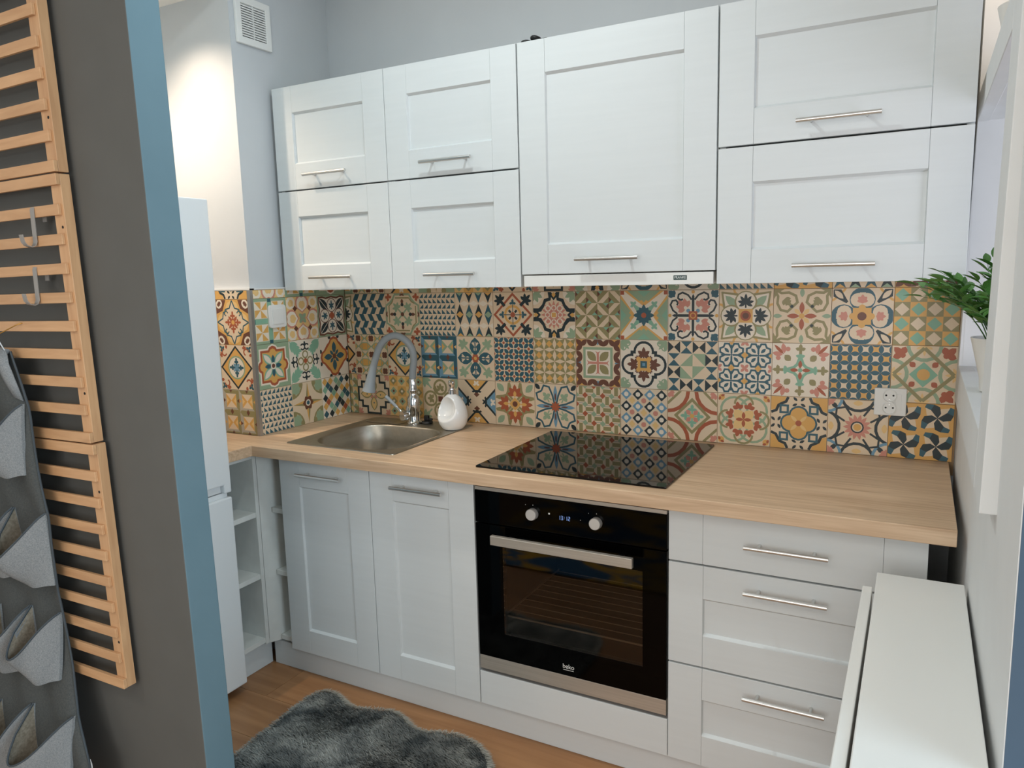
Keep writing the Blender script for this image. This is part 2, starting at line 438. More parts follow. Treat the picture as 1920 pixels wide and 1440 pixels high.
def a7():
    t = Tile('W'); t.P('A', [(-.86, 1), (0, .36), (.86, 1)], 4).P('G', [(-.7, 1), (-.18, .56), (-.1, .62), (0, .52), (.1, .62), (.18, .56), (.7, 1)], 4).P('M', [(-.3, 1), (0, .74), (.3, 1)], 4)
    t.Q('R', .93, .93, .1, k=4); t.V('M', 0, 0, 45, .66, .09, 4).F('M', .42, .42, 45, .2, 3, 150, 4, .3); t.F('T', 0, .0, 90, .45, 3, 60, 4, .22); return t.D('R', 0, 0, .11)
def a8():
    t = Tile('W'); t.P('D', [(-.05, .16), (.05, .16), (.05, .75), (0, .84), (-.05, .75)], 4); t.S('D', [(.06, .62), (.2, .8), (.42, .9), (.58, .82), (.6, .68), (.5, .6), (.4, .64)], .035, 8)
    t.S('D', [(.5, .9), (.62, .62)], .0001); t.F('P', .3, .3, 45, .42, 5, 150, 4, .24).D('W', .3, .3, .07, 4, 8)
    t.V('T', .72, .72, 45, .36, .12, 4).V('T', .76, .76, 0, .24, .07, 4).V('T', .76, .76, 90, .24, .07, 4); t.D('A', 0, .92, .07, 4, 8).D('B', .19, .19, .08, 4, 8); t.Q('R', 0, 0, .17).D('A', 0, 0, .12).D('R', 0, 0, .08); return t
def a9():
    t = Tile('C'); t.D('A', 0, 1.08, .5, 4).D('C', 0, 1.1, .42, 4); t.P('O', [(0, 0), (.28, .84), (.9, .92), (.92, .9), (.84, .28)], 4); t.P('W', [(.1, .1), (.34, .76), (.82, .84), (.84, .82), (.76, .34)], 4)
    t.V('G', .25, .25, 45, .72, .15, 4); t.D('O', 0, .52, .42, 4, 16).D('W', 0, .54, .36, 4, 16); t.S('D', [(0, .3), (0, .5)], .03, 4).F('D', 0, .48, 90, .36, 7, 230, 4, .17); t.Q('A', 0, 0, .26, an=0).D('R', 0, 0, .2).D('N', 0, 0, .12); return t
def a10():
    t = Tile('C'); t.S('O', [(.98, .98), (.72, .84), (.46, .86), (.22, .74), (.16, .5), (.3, .36), (.46, .44), (.42, .58)], .045, 8); t.P('O', [(1, 1), (.62, .98), (.86, .86), (.98, .62)], 4).F('O', .62, .62, 225, .28, 3, 100, 4, .25)
    t.V('G', 0, .68, 90, .34, .08, 4).V('R', 0, .08, 90, .44, .09, 4).V('Y', .06, .06, 45, .28, .08, 4).D('D', .35, .35, .06, 4, 8); return t.D('A', 0, 0, .1)
def a11():
    t = Tile('C'); t.A('A', .84, 1.1, .3, .04, 180, 270, 8); t.D('T', 0, .6, .42, 4, 18).D('C', -.15, .58, .24, 8, 12).P('C', [(-.14, .5), (.14, .5), (.1, .84), (-.1, .84)], 4).F('P', 0, .55, 90, .22, 5, 190, 4, .3).D('P', 0, .58, .13, 4, 8)
    t.P('D', [(.52, .46), (.46, .52), (.7, .95), (.95, .95), (.95, .7)], 4).V('C', .62, .62, 45, .42, .09, 4); t.Q('A', 0, 0, .3).D('A', .3, 0, .12, 4, 8); return t.D('N', 0, 0, .15)
def a12():
    t = Tile('A')
    def c(t, i, j):
        if (i + j) % 2: t.Q('A', 0, 0, 1).X('M', 0, 0, .9)
        else: t.Q('O', 0, 0, 1).X('C', 0, 0, .9)
    return t.cells(4, c)


# --- back wall, middle row
def b0():
    t = Tile('G')
    def c(t, i, j):
        if (i % 2) == 0 and (j % 2) == 0: t.Q('C', 0, 0, .98).D('N', .3, .3, .46, 4, 8)
        elif i % 2 and j % 2: t.Q('A', 0, 0, .8)
        else: t.Q('G', 0, 0, 1).P('C', [(-1, -1), (0, -.1), (1, -1)], 2 if i % 2 == 0 else 1).P('C', [(-1, 1), (0, .1), (1, 1)]).P('A', [(-1, -.7), (-.4, 0), (-1, .7)], 2)
    return t.cells(5, c)
def b1():
    t = Tile('C'); t.X('D', 0, 0, .98).X('A', 0, 0, .86); t.D('G', 0, 0, .53, n=20).D('W', 0, 0, .46, n=20); t.S('T', [(0, 0), (.36, 0)], .05, 4).F('T', .28, 0, 0, .17, 3, 230, 4, .35).V('B', 0, 0, 45, .26, .07, 4)
    t.A('R', .66, .7, .14, .035, 0, 250, 4).F('R', .56, .84, 100, .18, 3, 100, 4, .3).F('T', .82, .82, 45, .2, 3, 190, 4, .3).V('R', .82, .55, 10, .2, .07, 4); return t
def pyr(a, b, c, d, e):
    def f(t, i, j):
        t.Q(a, 0, 0, 1).P(b, [(-1, 1), (-.64, .64), (.64, .64), (1, 1)]).P(b, [(1, 1), (.64, .64), (.64, -.64), (1, -1)]).P(b, [(-1, -1), (-.82, -.82), (.82, -.82), (1, -1)]).P('N', [(-.2, -1), (0, -.7), (.2, -1)], 2).P('N' if (i + j) % 2 else e, [(-1, -.2), (-.7, 0), (-1, .2)], 2)
        t.Q('C', 0, 0, .62).P(c, [(-.62, -.62), (0, 0), (-.62, .62)], 2).P(d, [(-.62, -.3), (-.3, 0), (-.62, .3)], 2)
    return Tile(a).cells(2, f)
def b2(): return pyr('B', 'T', 'G', 'A', 'Y')
def b3():
    t = Tile('C'); t.V('T', 0, .12, 90, .84, .3, 4).V('C', 0, .5, 90, .3, .1, 4).D('C', 0, .42, .09, 4, 8).S('T', [(0, .3), (0, .9)], .03, 4).S('C', [(.06, .62), (.16, .72)], .04, 8)
    t.S('G', [(.2, .2), (.8, .8)], .05, 4).F('G', .62, .62, 45, .34, 5, 220, 4, .24); return t.Fl('R', 0, 0, .22, 6, 1, .4).D('A', 0, 0, .08)
def b4():
    t = Tile('C')
    def c(t, i, j): t.V('T', 0, 0, 45, 1.3, .36, 4).D('Y', 0, 0, .2, n=8).D('R', 1, 0, .26, 4, 8)
    return t.cells(4, c)
def b5():
    t = Tile('C')
    def c(t, i, j): t.P('O', [(1, 1), (0, .62), (-1, 1), (-.62, 0), (-1, -1), (0, -.62), (1, -1), (.62, 0)]).X('A', 0, 0, .6)
    return t.cells(4, c)
def b6():
    t = Tile('C')
    for q in range(4):
        x = -.75 + .5 * q; t.lv = 0; t.P('A' if q in (0, 3) else 'C', [(x - .25, 1), (x, .82), (x + .25, 1)], 4)
    t.P('A', [(1, 1), (.62, 1), (.8, .8), (1, .62)], 4).P('B', [(-.2, 1), (0, .74), (.2, 1)], 4)
    for q in range(4):
        for a in (0, 1): t.lv = 5 + a; t.V('N', -.98 + .49 * q + (.0 if a else .49), .98, -45 if a else -135, .40, .11, 4)
    t.Q('G', 0, 0, .66).Q('W', 0, 0, .55); t.V('O', .08, .08, 45, .56, .17, 4).S('P', [(0, 0), (0, .44)], .05, 4).P('P', [(-.12, .5), (0, .34), (.12, .5), (0, .44)], 4); return t
def b7():
    t = Tile('W'); t.F('G', .96, .96, 225, .48, 5, 130, 4, .17); t.A('G', .68, .86, .1, .025, 0, 300, 8)
    for c, g in (('D', 0), ('W', .1)): t.D(c, 0, .52, .44 - g, 4, 18).Q(c, 0, 0, .56 - g * 1.2)
    t.F('N', 0, .38, 90, .34, 5, 220, 4, .24).S('N', [(0, .2), (0, .5)], .03, 4).S('N', [(.2, .2), (.36, .3)], .03, 8); t.Q('A', 0, 0, .26).D('A', .22, .22, .1, 4, 8); return t.Q('T', 0, 0, .14).Q('B', 0, 0, .06)
def b8():
    t = Tile('C')
    def c(t, i, j):
        if i in (1, 2) and j in (1, 2): t.P('G', [(-1, -1), (1, -1), (-1 if (i == j) else 1, 1)] if i == 1 else [(1, 1), (-1, 1), (1 if i == j else -1, -1)])
        elif (i + j) % 2: t.P('D', [(-1, -.95), (0, 0), (-1, .95)], 2)
        else: t.P('T', [(-.95, -1), (.95, -1), (0, 0)], 2)
    return t.cells(4, c)
def b9():
    t = Tile('W')
    def c(t, i, j):
        t.S('T', [(.0, .1), (0, .5), (.2, .86), (.5, .86), (.6, .6), (.86, .5), (.86, .2), (.5, 0), (.1, 0)], .07, 4); t.S('T', [(0, 0), (.8, 0)], .04, 4); t.V('T', .18, .18, 45, .5, .12, 4).V('T', .3, .44, -45, .24, .09, 4)
    t.cells(2, c); t.lv = 30; t.X('A', 0, .5, .13, k=4).X('A', 1, .5, .12, k=4); t.Fl('P', 0, 0, .2, 4, 1, .3, 45); return t.Fl('P', 1, 0, .2, 4, 4, .3, 45)
def b10():
    t = Tile('W'); t.S('M', [(0, .52), (.1, .22), (.22, .1), (.52, 0)], .055, 4).F('M', 0, .5, 90, .2, 3, 150, 4, .3).F('O', 0, .76, 90, .22, 3, 150, 4, .3).S('O', [(0, .6), (0, .9)], .05, 4)
    t.V('R', 0, .06, 90, .3, .07, 4).V('O', .34, .34, 45, .3, .12, 4); t.V('R', .58, .58, 45, .5, .06, 4).V('P', .56, .62, 80, .38, .09, 8).V('P', .6, .5, 5, .0001, .0001, 4).D('P', .44, .78, .09, 8, 8); return t.D('M', 0, 0, .08)
def b11():
    t = Tile('C')
    def c(t, i, j): t.Q('A' if (i + j) % 2 else 'C', 0, 0, 1)
    t.cells(6, c); h = 1 / 6
    for i in range(7):
        for j in range(6):
            t.lv = 8; t.V('T', -1 + 2 * h * i, -1 + 2 * h * j, 90, 2 * h, .085); t.lv = 10; t.V('T', -1 + 2 * h * j, -1 + 2 * h * i, 0, 2 * h, .085)
    return t
def b12():
    t = Tile('C'); t.A('G', 0, 1, .5, .06, 180, 360, 4).F('Y', 0, .98, 270, .34, 5, 140, 4, .15); t.S('O', [(0, .92), (.92, 0)], .06, 4); t.F('R', .68, .68, 45, .36, 3, 130, 4, .32).D('R', .66, .66, .1, 4, 8)
    t.V('R', .26, .26, 45, .24, .1, 4); t.X('M', 0, 0, .44).D('A', 0, 0, .2); return t


# --- back wall, bottom row
def c0():
    t = Tile('C'); t.F('P', .96, .96, 225, .34, 3, 70, 4, .2); st = [(0, .95), (.4, .95), (.4, .62), (.72, .62), (.72, .34), (.95, .34), (.95, 0)]
    t.S('D', st, .055, 'q'); t.V('O', 0, .08, 90, .74, .22, 4).V('Y', 0, .14, 90, .62, .15, 4).V('P', .03, .03, 45, .24, .06, 4); return t.D('T', 0, .42, .04, 4, 6)
def c1():
    t = Tile('Y')
    def c(t, i, j): t.Q('A' if (i + j) % 2 else 'Y', 0, 0, 1).X('O' if (i + j) % 2 else 'G', 0, 0, .82).D('W' if (i + j) % 2 else 'N', 0, 0, .26, n=8)
    return t.cells(4, c)
def c2():
    t = Tile('C'); t.A('O', 0, .56, .34, .05, 70 - 250, 110 + 140, 1).A('O', 0, .56, .34, .05, k=4); t.F('O', 0, .48, 90, .28, 5, 220, 4, .26).S('O', [(.06, .2), (.26, .3)], .04, 8); t.F('G', .92, .92, 225, .46, 5, 150, 4, .2).S('G', [(.98, .98), (.5, .5)], .04, 4); return t.Q('N', 0, 0, .13)
def c3():
    t = Tile('C'); t.P('A', [(-.62, 1), (0, .42), (.62, 1)], 2).P('B', [(1, .62), (.42, 0), (1, -.62)], 2).F('W', 0, .8, 90, .22, 4, 200, 4, .25)
    for d in (-.2, .2): t.S('D', [(-1 + d, -1 - d), (1 + d, 1 - d)], .045).S('D', [(-1 + d, 1 + d), (1 + d, -1 + d)], .045)
    t.A('D', 0, 0, .5, .045); t.Q('C', 0, 0, .26, .26, an=45).Q('C', .3, .3, .15, .28, 4, -45); return t.P('N', [(-.16, .34), (0, .2), (.16, .34), (0, .42)], 2)
def c4():
    t = Tile('C'); t.A('O', .72, .72, .5, .05, 150, 300, 4).S('O', [(.2, .12), (.44, .34), (.34, .6), (.3, .95)], .05, 8); t.V('G', .55, .55, 45, .5, .15, 4); t.F('R', 0, .42, 90, .48, 5, 170, 4, .22).V('A', 0, .3, 90, .3, .08, 4); t.X('A', 0, 0, .3).D('A', 0, 0, .2).D('N', 0, 0, .13); return t
def c5():
    t = Tile('C'); t.S('T', [(.04, .1), (.14, .5), (.3, .86), (.56, .92), (.66, .7), (.7, .66), (.92, .56), (.86, .3), (.5, .14), (.1, .04)], .04, 4); t.F('G', .42, .42, 45, .26, 3, 190, 4, .34).S('G', [(.18, .3), (.42, .42)], .03, 8)
    t.V('B', 0, .2, 90, .74, .09, 4).V('N', 0, .26, 90, .36, .04, 4); t.V('D', .74, .74, 45, .34, .1, 4); return t.Fl('R', 0, 0, .25, 8, 1, .22)
def c6():
    t = Tile('C')
    def c(t, i, j):
        if (i + j) % 2: t.Q('O', 0, 0, .9, .42).S('S', [(-1, .75), (1, .75)], .1, 2)
        else: t.Q('O', 0, 0, .42, .9)
    t.cells(5, c)
    for i in range(6):
        for j in range(6): t.lv = 9; t.X('R' if (i + j) % 2 else 'G', -1 + .4 * i, -1 + .4 * j, .13)
    return t
def c7():
    t = Tile('C')
    for i in range(4):
        for j in range(4):
            x, y = -.75 + .5 * i, -.75 + .5 * j; t.lv = 0; t.X('B' if (i + j) % 2 else 'D', x, y, .235).D('W', x, y, .1, n=10)
            if i < 3 and j < 3:
                t.lv = 0; x += .25; y += .25
                if (i + j) % 2: t.D('P', x, y, .11, n=10)
                else: t.D('Y', x - .07, y, .07, n=8); t.lv = 0; t.D('Y', x + .07, y, .07, n=8); t.lv = 0; t.D('Y', x, y + .08, .07, n=8); t.lv = 0; t.D('Y', x, y - .08, .07, n=8)
    return t
def c8():
    t = Tile('C'); t.A('R', 1, 1, .84, .075, 180, 270, 4); t.S('O', [(.46, 1), (1, .46)], .05, 4).F('P', .92, .92, 225, .26, 3, 90, 4, .3); t.X('O', 0, 0, .74).X('C', 0, 0, .58); t.S('M', [(0, 0), (0, .3)], .03, 4).F('M', 0, .24, 90, .24, 3, 170, 4, .3).V('P', .05, .05, 45, .26, .09, 4); return t.D('A', 0, 0, .09)
def c9():
    t = Tile('C'); t.A('G', .36, .36, .5, .045, k=4); t.A('O', 0, .6, .34, .04, 0, 180, 4); t.D('A', .84, .84, .12, 4, 10); t.V('R', .72, .94, -20, .16, .05, 8); t.F('R', .2, .42, 80, .28, 3, 120, 8, .3); return t.V('Y', 0, 0, 45, .5, .2, 4).V('R', 0, 0, 90, .3, .07, 4)
def c10():
    t = Tile('C'); t.P('A', [(1, 1), (.45, 1), (.5, .84), (.66, .76), (.74, .62), (.84, .5), (1, .45)], 4); t.S('D', [(.38, .98), (.46, .8), (.66, .72), (.72, .62), (.8, .46), (.98, .38)], .05, 4)
    t.D('T', 0, .3, .36, 4, 16).D('A', 0, .3, .29, 4, 16).Q('A', 0, 0, .3); t.V('Y', .04, .04, 45, .34, .06, 4); t.Q('T', .52, .52, .17, k=4).Q('C', .52, .52, .09, k=4); t.V('D', .06, .84, 45, .2, .05, 8).V('D', .06, .74, -30, .2, .05, 8); return t.D('R', 0, 0, .11)
def c11():
    t = Tile('C'); t.A('D', 0, 1.16, .56, .05, 180, 360, 4).V('Y', 0, .78, 90, .2, .16, 4); t.A('B', 1.05, 1.05, .52, .05, 180, 270, 4).F('P', .98, .98, 225, .3, 3, 80, 4, .25)
    t.S('D', [(.2, .42), (.4, .72), (.66, .7), (.72, .4), (.42, .2)], .035, 4).V('D', .66, .74, 10, .22, .07, 8); t.Fl('P', 0, 0, .48, 14, 1, .16).D('D', 0, 0, .22).D('C', 0, 0, .17).D('A', 0, 0, .13); return t
def c12():
    t = Tile('A')
    def c(t, i, j):
        t.Q('A', 0, 0, 1).P('C', [(0, 0), (.18, .66), (.70, .74), (.66, .18)], 4)
        t.P('D', [(0, 0), (.20, .34), (.12, .80), (-.22, .96), (-.42, .56)], 4).P('T', [(-.42, .56), (-.22, .96), (-.70, .98), (-.80, .74)], 4)
    return t.cells(2, c)


# --- left wall and alcove wall
def l0():
    t = Tile('G'); t.P('N', [(0, .95), (.38, .88), (.62, .95), (.92, .92), (.95, .62), (.88, .38), (.95, 0), (0, 0)], 'q').P('W', [(0, .87), (.36, .8), (.6, .86), (.84, .84), (.86, .6), (.8, .36), (.87, 0), (0, 0)], 'q')
    t.V('D', .28, .28, 45, .78, .2, 4).S('W', [(.3, .3), (.8, .8)], .015, 4); t.D('N', 0, .5, .34, 4, 16).D('W', 0, .5, .3, 4, 16); t.S('T', [(0, .3), (0, .72)], .035, 4).F('T', 0, .48, 90, .24, 5, 250, 4, .2); return t.D('R', 0, 0, .17)
def l1():
    t = Tile('Y'); t.H('P', 0, .24, 90, .42, 4).H('W', 0, .3, 90, .34, 4).H('Y', 0, .4, 90, .2, 4).H('W', .5, .5, 45, .3, 4).H('Y', .58, .58, 45, .17, 4); t.Q('N', .46, .46, .1, k=4, an=45); return t.Q('P', 0, 0, .2).V('G', 0, 0, 45, .3, .1, 4)
def l2():
    t = Tile('M')
    def c(t, i, j):
        t.Q('G', 0, 0, 1).Q('W', 0, 0, .74).P('A', [(0, 0), (.7, 0), (.7, .7)], 4)
    t.cells(2, c); t.lv = 20; t.Q('W', 0, 0, .12).Q('M', 0, .5, .09, .34, 4).Q('T', 0, .96, .1, .12, 4); return t
def l3():
    t = Tile('W'); t.D('D', .95, .3, .1, 8, 8).P('R', [(0, .98), (.24, .9), (.34, .72), (.5, .6), (.72, .34), (.9, .24), (.98, 0), (0, 0)], 'q').P('A', [(0, .86), (.18, .8), (.28, .64), (.42, .5), (.64, .28), (.8, .18), (.86, 0), (0, 0)], 'q'); t.V('T', 0, .14, 90, .58, .15, 4).V('T', .06, .06, 45, .34, .08, 4); return t.D('N', 0, 0, .13)
def l4():
    t = Tile('W'); t.V('M', .98, .98, 225, .92, .10, 4)
    for k in (0, 1, 2): t.lv = 4 + k; t.V('M', .92 - .18 * k, .92 - .18 * k, 180 + 14, .5 - .06 * k, .085, 4); t.lv = 8 + k; t.V('M', .92 - .18 * k, .92 - .18 * k, 270 - 14, .5 - .06 * k, .085, 4)
    t.A('D', .13, .66, .13, .035, 30, 330, 8).V('D', 0, .72, 90, .22, .06, 4); t.A('O', 0, .3, .16, .035, k=4); return t.D('R', 0, 0, .12)
def l5():
    t = Tile('G'); t.P('W', [(0, .98), (.22, .9), (.3, .8), (.8, .8), (.8, .3), (.9, .22), (.98, 0), (0, 0)], 'q').P('R', [(0, .9), (.18, .84), (.26, .72), (.72, .72), (.72, .26), (.84, .18), (.9, 0), (0, 0)], 'q').P('A', [(0, .78), (.12, .74), (.2, .62), (.62, .62), (.62, .2), (.74, .12), (.78, 0), (0, 0)], 'q')
    t.V('M', 0, 0, 45, .84, .2, 4).V('W', .1, .1, 45, .62, .12, 4).V('T', 0, .1, 90, .4, .1, 4).D('W', 0, 0, .16).D('N', 0, 0, .1); return t
def l6():
    t = Tile('W')
    for i in range(5):
        for j in range(5):
            x, y = -.8 + .4 * i, -.8 + .4 * j; t.lv = 0; t.X('TADMA'[(i * 2 + j) % 5], x, y, .18, .2)
            if i < 4 and j < 4: t.lv = 0; t.X('DGMRT'[(i + 3 * j) % 5] if (i + j) % 2 else 'W', x + .2, y + .2, .18, .2)
    return t
def l7():
    t = Tile('C'); t.A('O', 1, 1, .66, .05, 180, 270, 4).P('G', [(1, 1), (.4, 1), (.54, .54), (1, .4)], 4).D('O', .42, .9, .13, 8, 10); t.P('A', [(0, .98), (.14, .2), (0, 0)], 4).P('O', [(0, .98), (-.14, .2), (0, 0)], 4); t.Fl('N', 0, 0, .36, 6, 1, .4).D('W', 0, 0, .16).D('T', 0, 0, .1); return t
def l8(): return saw('T', 8, True)
def d0():
    t = Tile('A'); t.P('N', [(1, 1), (.36, 1), (.5, .6), (1, .36)], 4).A('W', .78, .82, .14, .04, 0, 280, 8); t.P('Y', [(0, .98), (.3, .84), (.44, .52), (.84, .3), (.98, 0), (0, 0)], 'q').P('C', [(0, .84), (.2, .7), (.36, .4), (.7, .2), (.84, 0), (0, 0)], 'q')
    t.S('T', [(0, .96), (.16, .62), (.42, .56), (.5, .36), (.4, .28)], .03, 8); t.S('R', [(0, 0), (0, .46)], .045, 4).F('R', 0, .3, 90, .2, 3, 200, 4, .28).V('R', 0, 0, 45, .38, .07, 4); return t.D('A', 0, 0, .1)
def d1(): return b1()
def d2(): return pyr('S', 'O', 'A', 'Y', 'A')
def s2():
    t = Tile('O')
    def c(t, i, j): t.Q('O' if (i + j) % 2 else 'Y', 0, 0, 1).P('G', [(-1, -1), (1, -1), (0, 0)]).P('C', [(-1, 1), (-1, -1), (0, 0)])
    return t.cells(6, c)


def clip(poly, a, b, lo):
    """Sutherland-Hodgman against coordinate a (0/1), bound b, keep >= if lo"""
    out = []; n = len(poly)
    ins = (lambda p: p[a] >= b - 1e-9) if lo else (lambda p: p[a] <= b + 1e-9)
    for i in range(n):
        p, q = poly[i - 1], poly[i]; ip, iq = ins(p), ins(q)
        if ip != iq:
            t = (b - p[a]) / (q[a] - p[a]); out.append((p[0] + t * (q[0] - p[0]), p[1] + t * (q[1] - p[1])))
        if iq: out.append(q)
    return out


def lay_tile(t, parent, org, du, nrm, u=(-1, 1), v=(-1, 1), size=T, thick=0.004, gap=0.0007):
    """one tile: a slab with its printed shapes. org = lower-left corner (of the shown window), du = direction of its width, nrm = outward"""
    du = Vector(du); nrm = Vector(nrm); org = Vector(org); dv = Vector((0, 0, 1)); h = size / 2
    mb = MB(); mp = lambda x, y, d: org + du * ((x - u[0]) * h) + dv * ((y - v[0]) * h) + nrm * d
    g = gap / h
    U = (u[0] + g, u[1] - g); VV = (v[0] + g, v[1] - g)
    q = [(U[0], VV[0]), (U[1], VV[0]), (U[1], VV[1]), (U[0], VV[1])]
    e = 0.0006 / h
    q2 = [(U[0] + e, VV[0] + e), (U[1] - e, VV[0] + e), (U[1] - e, VV[1] - e), (U[0] + e, VV[1] - e)]
    mb.cur = PK.index(t.bg)
    mb.add([mp(*p, -thick) for p in q] + [mp(*p, -0.0005) for p in q] + [mp(*p, 0) for p in q2],
           [(0, 1, 5, 4), (1, 2, 6, 5), (2, 3, 7, 6), (3, 0, 4, 7), (4, 5, 9, 8), (5, 6, 10, 9), (6, 7, 11, 10), (7, 4, 8, 11), (8, 9, 10, 11)])
    for rank, (c, pts, lv) in enumerate(sorted(t.sh, key=lambda q: q[2])):
        p = pts
        for a, b, lo in ((0, q2[0][0], True), (0, q2[1][0], False), (1, q2[0][1], True), (1, q2[2][1], False)):
            if len(p) >= 3: p = clip(p, a, b, lo)
        if len(p) < 3: continue
        ar = sum(p[i - 1][0] * p[i][1] - p[i][0] * p[i - 1][1] for i in range(len(p)))
        if abs(ar) < 1e-5: continue
        if ar < 0: p = p[::-1]
        mb.add([mp(x, y, 0.0000025 * rank + 0.00001) for x, y in p], [tuple(range(len(p)))], PK.index(c))
    return mb.out('tile', M_tiles, parent, fix=False)
# ---------------------------------------------------------------- the room
fl = struct(MB().box(-0.85, 4.7, -4.7, 0.12, -0.06, -0.012).out('floor', M_plank))
pw, pl = 0.193, 1.28
pm = MB().box(0.0006, pl - 0.0006, 0.0006, pw - 0.0006, -0.012, 0.0).mesh('plank', M_plank)
for j in range(25):
    off = (j * 0.47) % pl
    for i in range(-1, 5):
        x = -0.85 + i * pl + off - 0.4; y = 0.0 - 0.552 + 0.193 * 3 - pw * (j + 1)
        if x > 4.65 or x + pl < -0.84 or y < -4.7: continue
        o = bpy.data.objects.new('plank', pm); COL.objects.link(o); o.parent = fl; o.location = (x, y, 0)
struct(MB().box(-0.85, 4.7, -4.7, 0.12, 2.62, 2.7).out('ceiling', M_ceil))
struct(MB().box(-0.75, -0.045, -1.24, -0.488, 2.42, 2.62).out('ceiling_soffit', M_ceil))
wb = struct(MB().box(-0.85, 3.4, 0.010, 0.12, -0.012, 2.62).out('wall_back', M_wall))
wl = struct(MB().box(-0.80, -0.045, -0.488, 0.0098, -0.012, 2.62).out('wall_left', M_wall))
struct(MB().box(-0.85, -0.75, -4.7, -0.488, -0.012, 2.62).out('wall_far_left', M_wall))
yl = lambda z: -1.345 - 0.0125 * (z - 1.2)
struct(MB().hexa([(-0.75, yl(0), -0.012), (0.6, yl(0), -0.012), (0.6, yl(0) + 0.084, -0.012), (-0.75, yl(0) + 0.084, -0.012)],
                 [(-0.75, yl(2.62), 2.62), (0.6, yl(2.62), 2.62), (0.6, yl(2.62) + 0.084, 2.62), (-0.75, yl(2.62) + 0.084, 2.62)]).out('wall_partition', [M_dark, M_blue], bevel=0.003))
for p_ in bpy.data.objects['wall_partition'].data.polygons:
    if p_.normal.y > -0.5: p_.material_index = 1
# right wall with the pass-through; it is a little out of square
xw = lambda y: 2.2045 - 0.0085 * y
mb = slab(MB(), [-1.3795, -0.975, -0.084, 0.0098], [-0.012, 1.149, 1.79, 1.860, 2.45, 2.62], lambda i, j: not (i == 1 and j in (1, 3)), 0, 1)
mb.v = [(xw(a) + 0.135 * h, a, b) for a, b, h in mb.v]
wr = struct(mb.out('wall_right', M_white))
struct(MB().box(2.2175, 4.7, -1.380, -1.28, -0.012, 2.62).out('wall_south', M_navy))
struct(MB().box(3.3, 3.4, -1.28, 0.01, -0.012, 2.62).out('wall_hall', M_wall))
mb = slab(MB(), [-0.85, 0.75, 2.65, 4.7], [-0.012, 0.7, 2.2, 2.62], lambda i, j: not (i == 1 and j == 1), 0, 1)
mb.v = [(a, -4.6 - 0.1 * h, b) for a, b, h in mb.v]
struct(mb.out('wall_front', M_white))
mb = slab(MB(), [-4.6, -3.3, -1.5, -1.38], [-0.012, 0.7, 2.2, 2.62], lambda i, j: not (i == 1 and j == 1), 0, 1)
mb.v = [(4.6 + 0.1 * h, a, b) for a, b, h in mb.v]
struct(mb.out('wall_east', M_white))
w2 = struct(slab(MB(), [-3.3, -3.24, -2.43, -2.37, -1.56, -1.5], [0.7, 0.76, 2.14, 2.2], lambda i, j: not (i in (1, 3) and j == 1), 0, 1).out('window_2', M_white))
for v_ in w2.data.vertices: a, b, h = v_.co; v_.co = (4.64 + 0.04 * h, a, b)

w3 = struct(slab(MB(), [0.75, 0.81, 1.67, 1.73, 2.59, 2.65], [0.7, 0.76, 2.14, 2.2], lambda i, j: not (i in (1, 3) and j == 1), 0, 1).out('added_window', M_white))  # unseen window frame, added to go with the front fill
for v_ in w3.data.vertices: a, b, h = v_.co; v_.co = (a, -4.64 - 0.04 * h, b)

# frame of the pass-through
def fx(y, z): return 2.1985 + 0.004 * y + 0.014 * (z - 1.3)
def frame_piece(name, y0, y1, z0, z1, parent, proud=0.0):
    f = lambda y, z, d: (fx(y, z) - proud if d == 0 else 2.232, y, z)
    return MB().hexa([f(y0, z0, 0), f(y0, z0, 1), f(y1, z0, 1), f(y1, z0, 0)], [f(y0, z1, 0), f(y0, z1, 1), f(y1, z1, 1), f(y1, z1, 0)]).out(name, M_white, parent, bevel=0.0015)
win = struct(bpy.data.objects.new('window_1', None)); COL.objects.link(win); win.location = (2.2, -0.5, 1.03)
frame_piece('stile', -1.125, -0.982, 1.045, 2.60, win)
frame_piece('stile', -0.0835, -0.004, 1.045, 2.60, win)
frame_piece('bottom_rail', -0.982, -0.0835, 1.047, 1.1495, win, 0.0004)
frame_piece('cross_rail', -0.982, -0.0835, 1.7885, 1.8615, win, 0.0004)

# tiles
gb = MB().box(XL, 2.203, 0.0035, 0.0102, ZW - 0.04, ZW + 3 * T + 0.05).out('joint_bed', M_grout, wb)
rows = ['c', 'b', 'a']
for r, ch in enumerate(rows):
    z = ZW + T * r
    lay_tile({'a': a9, 'b': b1, 'c': s2}[ch](), wb, (XL + 0.001, 0, z), (1, 0, 0), (0, -1, 0), (1 - (X0 - XL - 0.001) / (T / 2), 1))
    for k in range(13):
        lay_tile(globals()[ch + str(k)](), wb, (X0 + T * k, 0, z), (1, 0, 0), (0, -1, 0))
for k, f in enumerate([b0, c3, l7, c1, d1, c0, a5, a11, b7, l8, c12, a3, b6]):
    lay_tile(f(), wb, (X0 + T * k, 0, ZW + 3 * T), (1, 0, 0), (0, -1, 0), (-1, 1), (-1, -0.42))
lay_tile(l2(), wb, (XL + 0.001, 0, ZW + 3 * T), (1, 0, 0), (0, -1, 0), (0.5, 1), (-1, -0.42))
MB().box(-0.0455, XL - 0.0035, -0.4885, 0.0095, ZW - 0.03, 1.394).out('joint_bed', M_grout, wl)
MB().box(-0.40, XL - 0.0005, YC + 0.0035, -0.4875, ZW - 0.03, 1.394).out('joint_bed', M_grout, wl)
MB().box(-0.0455, XL + 0.0006, -0.5085, 0.0095, 1.394, 1.399).box(-0.40, XL + 0.0006, YC - 0.0006, -0.4875, 1.394, 1.399).out('tile_ledge', M_white, wl)
grid_l = {2: [l0, l1, l2], 1: [l3, l4, l5], 0: [l6, l7, l8]}
